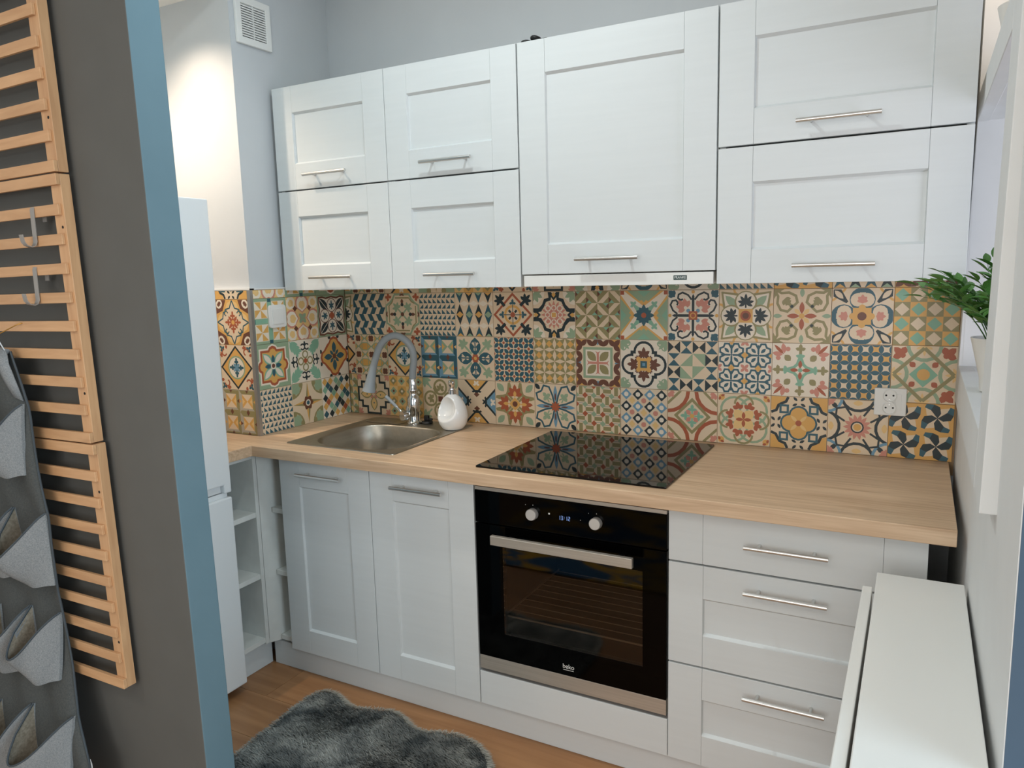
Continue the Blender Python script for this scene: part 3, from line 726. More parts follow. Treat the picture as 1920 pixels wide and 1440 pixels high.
for r in range(3):
    for k in range(3):
        u0 = -1 if k < 2 else 1 - 2 * 0.945
        wdt = T if k < 2 else T * 0.945
        lay_tile(grid_l[r][k](), wl, (XL, -(T * k) - wdt - 0.001, ZW + T * r), (0, 1, 0), (1, 0, 0), (u0, 1))
for k, f in enumerate([l5, l2, l1]):
    lay_tile(f(), wl, (XL, -(T * k) - (T if k < 2 else T * .945) - 0.001, ZW + 3 * T), (0, 1, 0), (1, 0, 0), (-1 if k < 2 else 1 - 2 * .945, 1), (-1, -0.62))
for r, f in enumerate([d2, d1, d0]):
    lay_tile(f(), wl, (-0.038 - T, YC, ZW + T * r), (1, 0, 0), (0, -1, 0))
    lay_tile([b3, b0, a9][r](), wl, (-0.038 - 2 * T, YC, ZW + T * r), (1, 0, 0), (0, -1, 0))
lay_tile(c10(), wl, (-0.038 - T, YC, ZW + 3 * T), (1, 0, 0), (0, -1, 0), (-1, 1), (-1, -0.62))
lay_tile(c3(), wl, (-0.038 - 2 * T, YC, ZW + 3 * T), (1, 0, 0), (0, -1, 0), (-1, 1), (-1, -0.62))
struct(MB().prism([(-0.0378, -0.5105), (-0.0225, -0.5105), (-0.0225, -0.4975), (-0.0245, -0.4975), (-0.0245, -0.5085), (-0.0378, -0.5085)], ZW + 0.0005, 1.394, 2).out('trim_1', M_alu))
# ---------------------------------------------------------------- kitchen helpers
def handle_mesh(ln=0.195, r=0.0058):
    mb = MB().tube([(-ln / 2, -0.032, 0), (ln / 2, -0.032, 0)], r, 14)
    for s in (-1, 1): mb.tube([(s * ln * 0.33, -0.031, 0), (s * ln * 0.33, 0.0, 0)], 0.0042, 10)
    return mb.mesh('handle', M_steelh, smooth=40)


ME_HANDLE = handle_mesh()
def wpos(o):
    p = Vector((0, 0, 0))
    while o is not None: p += o.location; o = o.parent
    return p
def place(name, me, parent, loc):
    o = bpy.data.objects.new(name, me); COL.objects.link(o); o.parent = parent
    o.location = Vector(loc) - wpos(parent); return o


def shaker(parent, name, x0, x1, z0, z1, yf, st=0.09, rt=0.09, rb=0.09, handle=None, flat=False):
    """front with stiles and rails around a recessed panel; front face at yf"""
    g = 0.0002; th = 0.018; mb = MB()
    if flat:
        fr = MB().box(x0 + st + g, x1 - st - g, yf, yf + th, z0, z1).out(name, M_cab, parent, bevel=0.0010)
        MB().box(x0, x0 + st - g, yf, yf + th, z0, z1).out('stile', M_cab, fr, bevel=0.0010); MB().box(x1 - st + g, x1, yf, yf + th, z0, z1).out('stile', M_cab, fr, bevel=0.0010)
    else:
        mb.box(x0, x0 + st - g, yf, yf + th, z0, z1).box(x1 - st + g, x1, yf, yf + th, z0, z1)
        mb.box(x0 + st + g, x1 - st - g, yf, yf + th, z1 - rt, z1).box(x0 + st + g, x1 - st - g, yf, yf + th, z0, z0 + rb)
        fr = mb.out(name, M_cab, parent, bevel=0.0010)
        a0, a1, b0_, b1_ = x0 + st, x1 - st, z0 + rb, z1 - rt; d = 0.009; i = 0.006; y0 = yf + 0.0006
        q = MB().add([(a0, y0, b0_), (a1, y0, b0_), (a1, y0, b1_), (a0, y0, b1_), (a0 + i * .4, yf + d, b0_ + i), (a1 - i * .4, yf + d, b0_ + i), (a1 - i * .4, yf + d, b1_ - i), (a0 + i * .4, yf + d, b1_ - i),
                      (a0, yf + 0.016, b0_), (a1, yf + 0.016, b0_), (a1, yf + 0.016, b1_), (a0, yf + 0.016, b1_)],
                     [(0, 1, 5, 4), (1, 2, 6, 5), (2, 3, 7, 6), (3, 0, 4, 7), (4, 5, 6, 7), (11, 10, 9, 8), (1, 0, 8, 9), (2, 1, 9, 10), (3, 2, 10, 11), (0, 3, 11, 8)])
        q.out('panel', M_cab, fr)
    if handle: place('handle', ME_HANDLE, fr, (handle[0], yf, handle[1]))
    return fr


def carcass(parent, x0, x1, y0, y1, z0, z1, name='carcass', t=0.016):
    mb = MB().box(x0, x0 + t, y0, y1, z0, z1).box(x1 - t, x1, y0, y1, z0, z1).box(x0 + t, x1 - t, y0, y1, z0, z0 + t).box(x0 + t, x1 - t, y0, y1, z1 - t, z1).box(x0 + t, x1 - t, y1 - 0.005, y1, z0 + t, z1 - t)
    return mb.out(name, M_cabv, parent)


YF = -0.585
# ---------------------------------------------------------------- base units
c = thing('sink_cabinet', 'white shaker base cabinet with two tall doors under the sink', 'cabinet', (0.54, -0.3, 0.095))
MB().box(0.139, 0.155, -0.5665, -0.02, 0.096, 0.8185).out('side_panel', M_cabv, c); MB().box(0.9215, 0.9375, -0.5665, -0.02, 0.096, 0.8185).out('side_panel', M_cabv, c); MB().box(0.155, 0.9215, -0.5665, -0.02, 0.096, 0.112).out('bottom_panel', M_cabv, c)
shaker(c, 'door', 0.1377, 0.5365, 0.095, 0.806, YF, 0.091, 0.091, 0.087, (0.340, 0.766))
shaker(c, 'door', 0.5395, 0.9365, 0.095, 0.806, YF, 0.091, 0.091, 0.087, (0.742, 0.768))

c = thing('drawer_cabinet', 'white base cabinet with three drawers right of the oven', 'cabinet', (1.84, -0.3, 0.095))
carcass(c, 1.5395, 2.139, -0.5665, -0.02, 0.096, 0.8185)
shaker(c, 'drawer', 1.5395, 2.139, 0.6685, 0.806, YF, 0.090, handle=(1.836, 0.742), flat=True)
shaker(c, 'drawer', 1.5395, 2.139, 0.3825, 0.6635, YF, 0.092, 0.090, 0.088, (1.837, 0.6215))
shaker(c, 'drawer', 1.5395, 2.139, 0.0955, 0.3775, YF, 0.092, 0.090, 0.088, (1.840, 0.338))

c = thing('oven_housing', 'white oven housing with a plain drawer front below the oven', 'cabinet', (1.24, -0.3, 0.095))
MB().box(0.9385, 0.941, -0.5665, -0.02, 0.096, 0.8185).box(1.536, 1.5385, -0.5665, -0.02, 0.096, 0.8185).box(0.941, 1.536, -0.5665, -0.02, 0.096, 0.20).out('carcass', M_cabv, c)
fp = MB().box(0.9395, 1.5375, YF, YF + 0.018, 0.0955, 0.2055).out('drawer_front', M_cab, c, bevel=0.0012)
MB().prism([(YF + 0.018, 0.2058), (YF + 0.004, 0.2058), (YF + 0.018, 0.2135), (YF + 0.02, 0.2135)], 0.9405, 1.5365, 0).out('air_gap_strip', M_alu, c)

p = MB().box(0.02, 2.14, -0.5585, -0.5425, 0.0005, 0.0945).out('plinth', M_cab, None, bevel=0.0008)
tag(p, 'long white plinth board between the floor and the base cabinets', 'plinth')

# open corner shelves beside the fridge
c = thing('corner_shelf_unit', 'white open corner shelf unit between the fridge and the sink cabinet', 'shelf', (0.0, -0.65, 0.0))
MB().box(-0.50, 0.036, -0.612, -0.596, 0.10, 0.8185).out('side_panel', M_cabv, c, bevel=0.0006)
MB().box(-0.50, 0.036, -0.7465, -0.731, 0.10, 0.8185).out('side_panel', M_cabv, c, bevel=0.0006)
MB().box(-0.516, -0.5005, -0.7465, -0.596, 0.10, 0.8185).out('back_panel', M_cabv, c)
for z in (0.125, 0.372, 0.604): MB().box(-0.4995, 0.034, -0.7305, -0.6125, z - 0.018, z).out('shelf', M_cabv, c, bevel=0.0006)
MB().box(-0.4995, 0.034, -0.7305, -0.6125, 0.802, 0.8185).out('top_panel', M_cabv, c)
MB().box(-0.0095, 0.0055, -0.7465, -0.559, 0.0005, 0.0985).out('plinth_board', M_cab, c, bevel=0.0008)
# rounded corner post and the small niche beside the door
nseg = 8
post = [(0.0365, -0.612), (0.0365, -0.25), (0.052, -0.25), (0.0755, -0.578)]
post = [(0.0365, -0.5955), (0.0395, -0.5945), (0.0625, -0.552), (0.0665, -0.54), (0.0665, -0.25), (0.0365, -0.25)]
MB().prism(post, 0.1005, 0.8185, 2).out('corner_post', M_cabv, c, smooth=50)
for z in (0.125, 0.378, 0.614): MB().box(0.067, 0.137, -0.5655, -0.252, z - 0.018, z).out('shelf', M_cabv, c, bevel=0.0006)
MB().box(0.067, 0.1385, -0.2515, -0.24, 0.1005, 0.8185).out('back_panel', M_cabv, c)

# ---------------------------------------------------------------- worktop with its sink cut-out
SX0, SX1, SY0, SY1 = 0.190, 0.590, -0.530, -0.078
mb = slab(MB(), [-0.68, -0.027, 0.066, SX0, SX1, 2.190], [-0.744, -0.637, -0.5095, SY0 + 0, SY1, -0.0008] if False else [-0.744, -0.637, SY0, -0.5095, SY1, -0.0008],
          lambda i, j: not ((i >= 2 and j == 0) or (i == 3 and j in (2, 3)) or (i == 0 and j >= 3)), 0.820, ZW)
o = mb.out('worktop', M_oak, None, bevel=0.0018)
tag(o, 'light oak L-shaped kitchen worktop running along the tiled wall', 'worktop')

# sink: flange, bowl, faucet ledge
c = thing('kitchen_sink', 'square stainless steel sink set into the oak worktop', 'sink', (0.385, -0.30, ZW))
def rrect(x0, x1, y0, y1, r, n=8):
    q = []
    for (cx, cy, a) in ((x1 - r, y1 - r, 0), (x0 + r, y1 - r, 90), (x0 + r, y0 + r, 180), (x1 - r, y0 + r, 270)):
        for i in range(n + 1): u = cs(a + 90 * i / n); q.append((cx + r * u[0], cy + r * u[1]))
    return q
rings = []
def ring(x0, x1, y0, y1, r, z): rings.append([(x, y, z) for x, y in rrect(x0, x1, y0, y1, r)])
ox0, ox1, oy0, oy1 = 0.150, 0.622, -0.560, -0.052
ring(ox0, ox1, oy0, oy1, 0.012, ZW + 0.0003); ring(ox0 + .0015, ox1 - .0015, oy0 + .0015, oy1 - .0015, 0.012, ZW + 0.003); ring(ox0 + .008, ox1 - .008, oy0 + .008, oy1 - .008, 0.012, ZW + 0.0028)
bx0, bx1, by0, by1 = 0.206, 0.590, -0.522, -0.165
ring(bx0 - .010, bx1 + .010, by0 - .010, by1 + .010, 0.125, ZW + 0.0015); ring(bx0 - .004, bx1 + .004, by0 - .004, by1 + .004, 0.12, ZW - 0.0005)
ring(bx0, bx1, by0, by1, 0.115, ZW - 0.006); ring(bx0 + .006, bx1 - .006, by0 + .006, by1 - .006, 0.11, ZW - 0.06); ring(bx0 + .012, bx1 - .012, by0 + .012, by1 - .012, 0.10, ZW - 0.125)
ring(bx0 + .03, bx1 - .03, by0 + .03, by1 - .03, 0.09, ZW - 0.148); ring(bx0 + .09, bx1 - .09, by0 + .09, by1 - .09, 0.06, ZW - 0.153); ring(0.36, 0.42, -0.375, -0.315, 0.028, ZW - 0.155)
mb = MB(); n = len(rings[0])
vs = [p for r_ in rings for p in r_]
fs = [(i * n + j, i * n + (j + 1) % n, (i + 1) * n + (j + 1) % n, (i + 1) * n + j) for i in range(len(rings) - 1) for j in range(n)] + [tuple((len(rings) - 1) * n + j for j in range(n))]
mb.add(vs, fs); mb.out('basin', M_sink, c, smooth=35)
MB().lathe([(0.036, ZW - 0.1545), (0.038, ZW - 0.152), (0.030, ZW - 0.151), (0.012, ZW - 0.153)], (0.39, -0.345), 24).out('drain', M_chrome, c, smooth=40)
tr = []
for k, (d, z) in enumerate(((0, .0032), (.004, .0050), (.008, .0050), (.014, .0022), (.02, .0018))): tr.append([(x, y, ZW + z) for x, y in rrect(0.168 + d, 0.345 - d, -0.155 + d, -0.064 - d, 0.026 - d * .8, 6)])
mb = MB(); n = len(tr[0]); mb.add([p for r_ in tr for p in r_], [(i * n + j, i * n + (j + 1) % n, (i + 1) * n + (j + 1) % n, (i + 1) * n + j) for i in range(4) for j in range(n)] + [tuple(4 * n + j for j in range(n))])
mb.out('soap_tray', M_sink, c, smooth=50)

# faucet
fbx, fby = 0.387, -0.110; zb = ZW + 0.0026
c = thing('kitchen_faucet', 'chrome kitchen faucet with a grey bent hose over the sink', 'faucet', (fbx, fby, zb))
MB().lathe([(0.029, zb), (0.029, zb + .005), (0.025, zb + .009), (0.0225, zb + .012), (0.0225, zb + .044), (0.024, zb + .048), (0.024, zb + .10), (0.021, zb + .106), (0.0165, zb + .112), (0.0165, zb + .125), (0.0185, zb + .128), (0.0185, zb + .134), (0.0155, zb + .138), (0.0150, zb + .176), (0.013, zb + .178)], (fbx - .003, fby), 28).out('body', M_chrome, c, smooth=40)
hp = []
ctrl = [(0.384, -0.110, 1.030), (0.388, -0.111, 1.070), (0.397, -0.113, 1.110), (0.393, -0.118, 1.155), (0.368, -0.125, 1.188), (0.330, -0.134, 1.204), (0.292, -0.142, 1.192), (0.263, -0.149, 1.160), (0.247, -0.154, 1.120), (0.236, -0.158, 1.085)]
def crom(P, n=6):
    P = [Vector(p) for p in P]; P = [2 * P[0] - P[1]] + P + [2 * P[-1] - P[-2]]; out = []
    for i in range(1, len(P) - 2):
        for k in range(n):
            t = k / n; a, b, c_, d = P[i - 1:i + 3]
            out.append(0.5 * ((2 * b) + (c_ - a) * t + (2 * a - 5 * b + 4 * c_ - d) * t * t + (3 * b - a - 3 * c_ + d) * t ** 3))
    out.append(P[-2]); return out
MB().tube(crom(ctrl), 0.0135, 16).out('hose', M_hose, c, smooth=60)
hd = [(0.2365, -0.158, 1.088), (0.226, -0.162, 1.045), (0.219, -0.165, 1.012), (0.2135, -0.167, 0.986)]
hd2 = crom(hd, 4); nh = len(hd2)
hb = MB().tube(hd2, [0.0142 + 0.0125 * (i / (nh - 1)) ** 1.3 for i in range(nh)], 20, caps=False)
e = Vector(hd2[-1]); dd = (hd2[-1] - hd2[-2]).normalized()
hb.tube([e, e - dd * 0.003, e - dd * 0.012], [0.0266, 0.022, 0.021], 20)
hb.out('spray_head', M_hose, c, smooth=50)
lv = MB().tube([(0.366, -0.112, zb + .034), (0.3555, -0.139, zb + .033), (0.3525, -0.147, zb + .033)], [0.0205, 0.0205, 0.0185], 24)
lv.out('valve_housing', M_chrome, c, smooth=40)
MB().tube([(fbx - .004, fby, zb + .085), (fbx - .016, fby - .008, zb + .062), (0.364, -0.122, zb + .04)], [0.013, 0.015, 0.012], 14).out('valve_neck', M_chrome, c, smooth=50)
lm = MB(); lm.tube([(0.348, -0.138, zb + .045), (0.325, -0.140, zb + .066)], [0.0065, 0.0055], 12); lm.cur = 1
lm.tube([(0.325, -0.140, zb + .066), (0.278, -0.144, zb + .106)], [0.0062, 0.0075], 12)
lm.out('lever', [M_chrome, M_hose], c, smooth=45)
c = thing('sink_plug', 'small black rubber plug lying on the sink ledge behind the faucet', 'plug', (0.425, -0.088, ZW + 0.003))
MB().lathe([(0.021, ZW + .0032), (0.023, ZW + .006), (0.020, ZW + .012), (0.008, ZW + .014)], (0.432, -0.092), 20).out('stopper', M_blackp, c, smooth=40)
MB().box(0.420, 0.440, -0.098, -0.084, ZW + .0135, ZW + .034).box(0.424, 0.456, -0.096, -0.086, ZW + .0145, ZW + .024).out('grip', M_blackp, c, bevel=0.003)

# soap dispenser: egg-shaped ceramic with a sponge scoop
sx, sy, sz = 0.584, -0.142, ZW + 0.0030
c = thing('soap_dispenser', 'white ceramic egg-shaped soap dispenser with sponge scoop and chrome pump', 'dispenser', (sx, sy, sz))
prof = [(0.034, 0), (0.040, .004), (0.050, .018), (0.0555, .036), (0.0565, .052), (0.053, .074), (0.046, .094), (0.036, .112), (0.025, .124), (0.017, .130), (0.013, .132)]
mb = MB(); rows_ = []
sd = Vector((-0.22, -0.97, 0)).normalized()
for r_, z in crom([(a, 0, b) for a, b in prof], 4) and [(p.x, p.z) for p in crom([(a, 0, b) for a, b in prof], 4)]:
    row = []
    for j in range(48):
        a = 2 * math.pi * j / 48; d = Vector((math.cos(a), math.sin(a), 0)); p = d * r_ + Vector((0, 0, z))
        # scoop: push points inside an ellipsoid placed on the front outwards to its wall
        cen = sd * 0.060 + Vector((0, 0, 0.088)); q = p - cen
        lat = q - sd * q.dot(sd) - Vector((0, 0, q.z)); la = lat.length
        e = (q.dot(sd) / 0.052) ** 2 + (la / 0.060) ** 2 + (q.z / 0.054) ** 2
        if e < 1 and q.dot(sd) > -0.052:
            x = 1 - (la / 0.060) ** 2 - (q.z / 0.054) ** 2
            tgt = -0.046 * math.sqrt(max(0, x)); s_ = q.dot(sd)
            p = p + sd * min(0, (tgt - s_)) * min(1, x * 3)
        row.append((sx + p.x, sy + p.y, sz + p.z))
    row.append(row[0]); rows_.append(row)
mb.grid(rows_); o = mb.out('body', M_ceramic, c, smooth=70)
MB().lathe([(0.0145, sz + .130), (0.0145, sz + .146), (0.011, sz + .148), (0.0105, sz + .150), (0.0105, sz + .162), (0.0125, sz + .165), (0.0125, sz + .180), (0.011, sz + .182)], (sx, sy), 20).out('pump', M_chrome, c, smooth=40)
MB().tube([(sx, sy, sz + .177), (sx + .010, sy - .018, sz + .178), (sx + .014, sy - .025, sz + .174)], [0.0055, 0.005, 0.0045], 10).out('nozzle', M_chrome, c, smooth=50)

# hob
c = thing('ceramic_hob', 'black glass ceramic hob lying flush on the oak worktop', 'hob', (1.238, -0.316, ZW))
MB().prism(rrect(0.9455, 1.5305, -0.583, -0.049, 0.004, 3), ZW + 0.0002, ZW + 0.0055, 2).out('glass_plate', M_hob, c, bevel=0.0010)
mk = MB()
for i in range(6): mk.box(1.165 + i * .028, 1.175 + i * .028, -0.560, -0.557, ZW + 0.0056, ZW + 0.00565)
mk.out('touch_marks', mat('hob_print_grey', (70, 72, 74), 0.4), c)['kind'] = 'stuff'

# ---------------------------------------------------------------- oven
c = thing('built_in_oven', 'black glass built-in oven with steel handle under the hob', 'oven', (1.239, -0.3, 0.215))
OX0, OX1 = 0.9425, 1.5345; yo = -0.5875
MB().box(OX0, OX1, yo + .002, -0.57, 0.7905, 0.8015).out('top_strip', M_steel, c, bevel=0.0008)
pnl = MB().box(OX0, OX1, yo, -0.566, 0.691, 0.7900).out('control_panel', M_bglass, c, bevel=0.0012)
for kx in (1.139, 1.336):
    kb = MB(); kb.tube([(kx, yo - .0002, 0.7405), (kx, yo - .016, 0.7415), (kx, yo - .0175, 0.7416)], [0.0172, 0.0168, 0.0155], 28); kb.out('knob', M_knob, pnl, smooth=40)
mk = MB()
for kx in (1.139, 1.336): mk.box(kx - .0008, kx + .0008, yo - .0004, yo - .0001, 0.7655, 0.7675).box(kx - .0245, kx - .0235, yo - .0004, yo - .0001, 0.764, 0.766)
mk.box(1.188, 1.193, yo - .0004, yo - .0001, 0.7455, 0.7500).box(1.287, 1.2885, yo - .0004, yo - .0001, 0.7405, 0.7425)
mk.out('panel_print', M_print, pnl)['kind'] = 'stuff'
def seg7(mb, ch, x, z, w, h, y, t=0.0009):
    S = {'1': 'bc', '2': 'abged', '3': 'abgcd'}[ch]
    B = dict(a=(x, x + w, z + h - t, z + h), g=(x, x + w, z + h / 2 - t / 2, z + h / 2 + t / 2), d=(x, x + w, z, z + t), b=(x + w - t, x + w, z + h / 2, z + h), c=(x + w - t, x + w, z, z + h / 2), f=(x, x + t, z + h / 2, z + h), e=(x, x + t, z, z + h / 2))
    for q in S: a = B[q]; mb.box(a[0], a[1], y - .0003, y - .0001, a[2], a[3])
dg = MB(); x = 1.2185
for ch in '13': seg7(dg, ch, x, 0.7345, 0.0060, 0.0115, yo); x += 0.0092
x += 0.0035; dg.box(x - .0022, x - .0012, yo - .0003, yo - .0001, 0.7385, 0.7395).box(x - .0022, x - .0012, yo - .0003, yo - .0001, 0.743, 0.744)
for ch in '12': seg7(dg, ch, x, 0.7345, 0.0060, 0.0115, yo); x += 0.0092
dg.out('clock_digits', M_led, pnl)
# door with a window
WX0, WX1, WZ0, WZ1 = 1.033, 1.468, 0.345, 0.622
mb = slab(MB(), [OX0, WX0, WX1, OX1], [0.262, WZ0, WZ1, 0.6875], lambda i, j: not (i == 1 and j == 1), 0, 1); mb.v = [(a, -0.566 + (yo + 0.566) * h, b) for a, b, h in mb.v]
dr = mb.out('door', M_bglass, c, bevel=0.0008)
MB().box(WX0 + .0003, WX1 - .0003, yo + .0012, yo + .0052, WZ0 + .0003, WZ1 - .0003).out('window_pane', M_pane, dr)
hb = MB().box(1.022, 1.456, -0.640, -0.626, 0.6455, 0.6735); hb.out('door_handle', M_steel, dr, bevel=0.0015)
for bx_ in (1.06, 1.40): MB().box(bx_, bx_ + .018, -0.6265, yo, 0.649, 0.661).out('handle_bracket', M_blackp, dr, bevel=0.001)
MB().box(OX0, OX1, yo + .001, -0.566, 0.2165, 0.2612).out('bottom_strip', M_steel, c, bevel=0.0008)
cv = MB()
cv.box(0.985, 0.995, -0.560, -0.12, 0.32, 0.65).box(1.515, 1.525, -0.560, -0.12, 0.32, 0.65).box(0.995, 1.515, -0.13, -0.12, 0.32, 0.65).box(0.995, 1.515, -0.560, -0.13, 0.32, 0.33).box(0.995, 1.515, -0.560, -0.13, 0.64, 0.65)
cv.out('cavity', M_cavity, c)
rk = MB()
for z in (0.378, ): rk.tube([(1.006, -0.55, z), (1.006, -0.15, z)], 0.0025, 6)
for z in (0.40, 0.43, 0.46, 0.49, 0.52, 0.55): rk.tube([(1.006, -0.548, z), (1.012, -0.535, z)], 0.0016, 5)
for y in (-0.5485, ): rk.tube([(1.006, y, 0.345), (1.006, y, 0.61)], 0.0025, 6)
rk.out('side_rail', M_rackwire, c, smooth=60)
rk = MB(); rk.tube([(1.012, -0.545, 0.385), (1.505, -0.545, 0.385)], 0.0032, 8)
for i in range(9): rk.tube([(1.012, -0.50 + i * .042, 0.385), (1.505, -0.50 + i * .042, 0.385)], 0.0016, 6)
for x in (1.012, 1.505): rk.tube([(x, -0.545, 0.385), (x, -0.15, 0.385)], 0.003, 6)
rk.out('wire_rack', M_rackwire, c, smooth=60)


def text(s, parent, m_, loc, size, sx_=1.0, name='lettering'):
    d = bpy.data.curves.new(name, 'FONT'); d.body = s; d.size = size; d.align_x = 'CENTER'; d.align_y = 'CENTER'; d.extrude = 0.00015
    t_ = bpy.data.objects.new('t', d); me = bpy.data.meshes.new_from_object(t_); bpy.data.objects.remove(t_); me.name = name; me.materials.clear(); me.materials.append(m_)
    o = bpy.data.objects.new(name, me); COL.objects.link(o); o.parent = parent
    o.location = Vector(loc) - wpos(parent); o.rotation_euler = (math.pi / 2, 0, 0); o.scale = (sx_, 1, 1); return o


text('beko', dr, M_print, (1.2435, yo - .0003, 0.2905), 0.0195, 0.95)
MB().box(1.2265, 1.2600, yo - .0004, yo - .0001, 0.2790, 0.2804).out('logo_underline', M_print, dr)
# ---------------------------------------------------------------- wall units
YU = -0.340; UZ0, UM, UZ1 = 1.3865, 1.7485, 2.1130
def wall_unit(label, x0, x1, hx, hz):
    c = thing('wall_cabinet', label, 'cabinet', ((x0 + x1) / 2, -0.17, UZ0))
    carcass(c, x0 + .001, x1 - .001, -0.3205, 0.0 - .0015, UZ0 + .003, UZ1 - .001)
    shaker(c, 'door', x0 + .0012, x1 - .0012, UM + .0025, UZ1, YU, 0.091, 0.092, 0.090, (hx, hz[0]))
    shaker(c, 'door', x0 + .0012, x1 - .0012, UZ0, UM - .0025, YU, 0.091, 0.092, 0.090, (hx, hz[1]))
    return c
wall_unit('white wall cabinet with two flap doors, beside the wall with the vent', -0.020, 0.487, 0.232, (1.797, 1.4335))
wall_unit('white wall cabinet with two flap doors, adjoining the extractor hood door', 0.487, 0.989, 0.738, (1.795, 1.4325))
wall_unit('white wall cabinet with two flap doors, next to the pass-through', 1.5965, 2.190, 1.8955, (1.793, 1.432))
c = thing('hood_cabinet', 'white wall cabinet with one large door hiding the extractor hood', 'cabinet', (1.292, -0.17, 1.42))
carcass(c, 0.991, 1.5945, -0.3205, -0.0015, 1.428, UZ1 - .001)
shaker(c, 'door', 0.9925, 1.593, 1.4245, UZ1, YU, 0.091, 0.096, 0.089, (1.2835, 1.4665))
h = thing('extractor_hood', 'slim white extractor hood visor with a small dark badge', 'hood', (1.292, -0.17, 1.387))
MB().box(1.000, 1.586, -0.326, -0.02, 1.3885, 1.4215).out('body', M_plast, h, bevel=0.001)
vz = MB().box(0.9985, 1.5885, YU + .001, -0.3265, 1.3868, 1.4205).out('visor', M_plast, h, bevel=0.001)
MB().box(1.05, 1.54, -0.31, -0.05, 1.3862, 1.3884).out('filter_grille', M_steel, h)
bd = MB().box(1.4765, 1.5145, YU + .0002, YU + .0012, 1.3995, 1.4125).out('badge', M_logo, vz)
text('FRANKE', bd, M_print, (1.4955, YU + .0001, 1.4060), 0.0098, 0.92)
# cable bundle on top
c = thing('power_cable', 'loose black cable bundle lying on top of the hood cabinet', 'cable', (1.02, -0.27, UZ1))
q = []
for i in range(60):
    t = i / 59; q.append((0.985 + 0.10 * t + 0.02 * math.sin(t * 19), -0.285 + 0.022 * math.cos(t * 19), UZ1 + 0.006 + 0.013 * (1 + math.sin(t * 9 + 2)) * math.sin(math.pi * min(1, t * 1.2 + .05) ** 1) ** 2 if t < .8 else UZ1 + 0.005))
MB().tube(q, 0.0056, 8).out('cord', M_cable, c, smooth=60)
MB().box(1.040, 1.075, -0.30, -0.285, UZ1 + .0005, UZ1 + .014).out('connector', M_cable, c, bevel=0.002)

# vent grille
c = thing('air_vent_grille', 'square white louvred air vent high on the grey wall', 'vent', (-0.045, -0.386, 2.331))
vy0, vy1, vz0, vz1 = -0.466, -0.306, 2.251, 2.411
mb = slab(MB(), [vy0, vy0 + .024, vy1 - .024, vy1], [vz0, vz0 + .024, vz1 - .024, vz1], lambda i, j: not (i == 1 and j == 1), 0, 1); mb.v = [(-0.0448 + 0.012 * h_, a, b) for a, b, h_ in mb.v]
mb.out('frame', M_plast, c, bevel=0.002)
MB().box(-0.0448, -0.043, vy0 + .02, vy1 - .02, vz0 + .02, vz1 - .02).out('dark_backing', mat('vent_shaft_dark', (120, 120, 118), 0.9), c)
MB().box(-0.042, -0.035, -0.388, -0.384, vz0 + .024, vz1 - .024).out('mullion', M_plast, c)
lm_ = MB(); lm_.prism([(-0.0425, 0.0022), (-0.0345, -0.0045), (-0.0333, -0.0008), (-0.0400, 0.0042)], vy0 + .0245, vy1 - .0245, 1)
lm_ = lm_.mesh('louvre', M_plast)
for i in range(13):
    o = bpy.data.objects.new('louvre', lm_); COL.objects.link(o); o.parent = c; o.location = Vector((0, 0, vz0 + .0315 + i * .0083)) - Vector(c.location)

# light switch on the left tiles, double socket on the back tiles
c = thing('light_switch', 'white light switch with one rocker on the left tiled wall', 'switch', (XL, -0.388, 1.292))
q = rrect(-0.4315, -0.3465, 1.2505, 1.3355, 0.012, 5)
MB().prism(q, XL + .0002, XL + .009, 0).out('plate', M_plast, c, bevel=0.002)
MB().prism(rrect(-0.415, -0.363, 1.264, 1.322, 0.003, 3), XL + .0092, XL + .0118, 0).out('rocker', M_plast, c, bevel=0.0008)
c = thing('power_socket', 'white double power socket on the tiles near the right wall', 'socket', (2.032, 0, 1.0265))
MB().prism([(1.9895, 0.986), (2.0745, 0.986), (2.0745, 1.0670), (1.9895, 1.0670)], -0.011, -0.0002, 1).out('plate', M_plast, c, bevel=0.002)
MB().box(2.046, 2.0615, -0.0122, -0.0112, 1.004, 1.050).out('cover', M_plast, c, bevel=0.0008)
for z in (1.045, 1.0085):
    o = MB().lathe([(0.0195, 0), (0.0195, 0.004), (0.0175, 0.0045), (0.0165, 0.0012), (0.0, 0.0012)], (0, 0), 28, cap=False)
    o.v = [(2.0305 + x, -0.0112 - z_, z + y) for x, y, z_ in o.v]; o.out('outlet', M_plast, c, smooth=40)
    hm = MB()
    for dx in (-.0095, .0095): hm.tube([(2.0305 + dx, -0.0126, z + .001), (2.0305 + dx, -0.0122, z + .001)], 0.0028, 12)
    hm.out('pin_hole', M_dot, c)
hm = MB()
for z in (1.0345, 1.0265, 1.019): hm.tube([(2.0305, -0.0166, z), (2.0305, -0.0112, z)], 0.0022, 10)
hm.out('earth_pin', M_steelh, c, smooth=40)

# ---------------------------------------------------------------- fridge (faces +x)
c = thing('fridge_freezer', 'tall white two-door fridge freezer behind the partition wall', 'fridge', (-0.22, -1.0, 0.02))
FX, FY0, FY1 = 0.080, -1.236, -0.7745 + 0.027
MB().box(-0.55, FX - .052, FY0 + .002, FY1 - .002, 0.03, 1.680).out('cabinet_body', M_fridge, c, bevel=0.003)
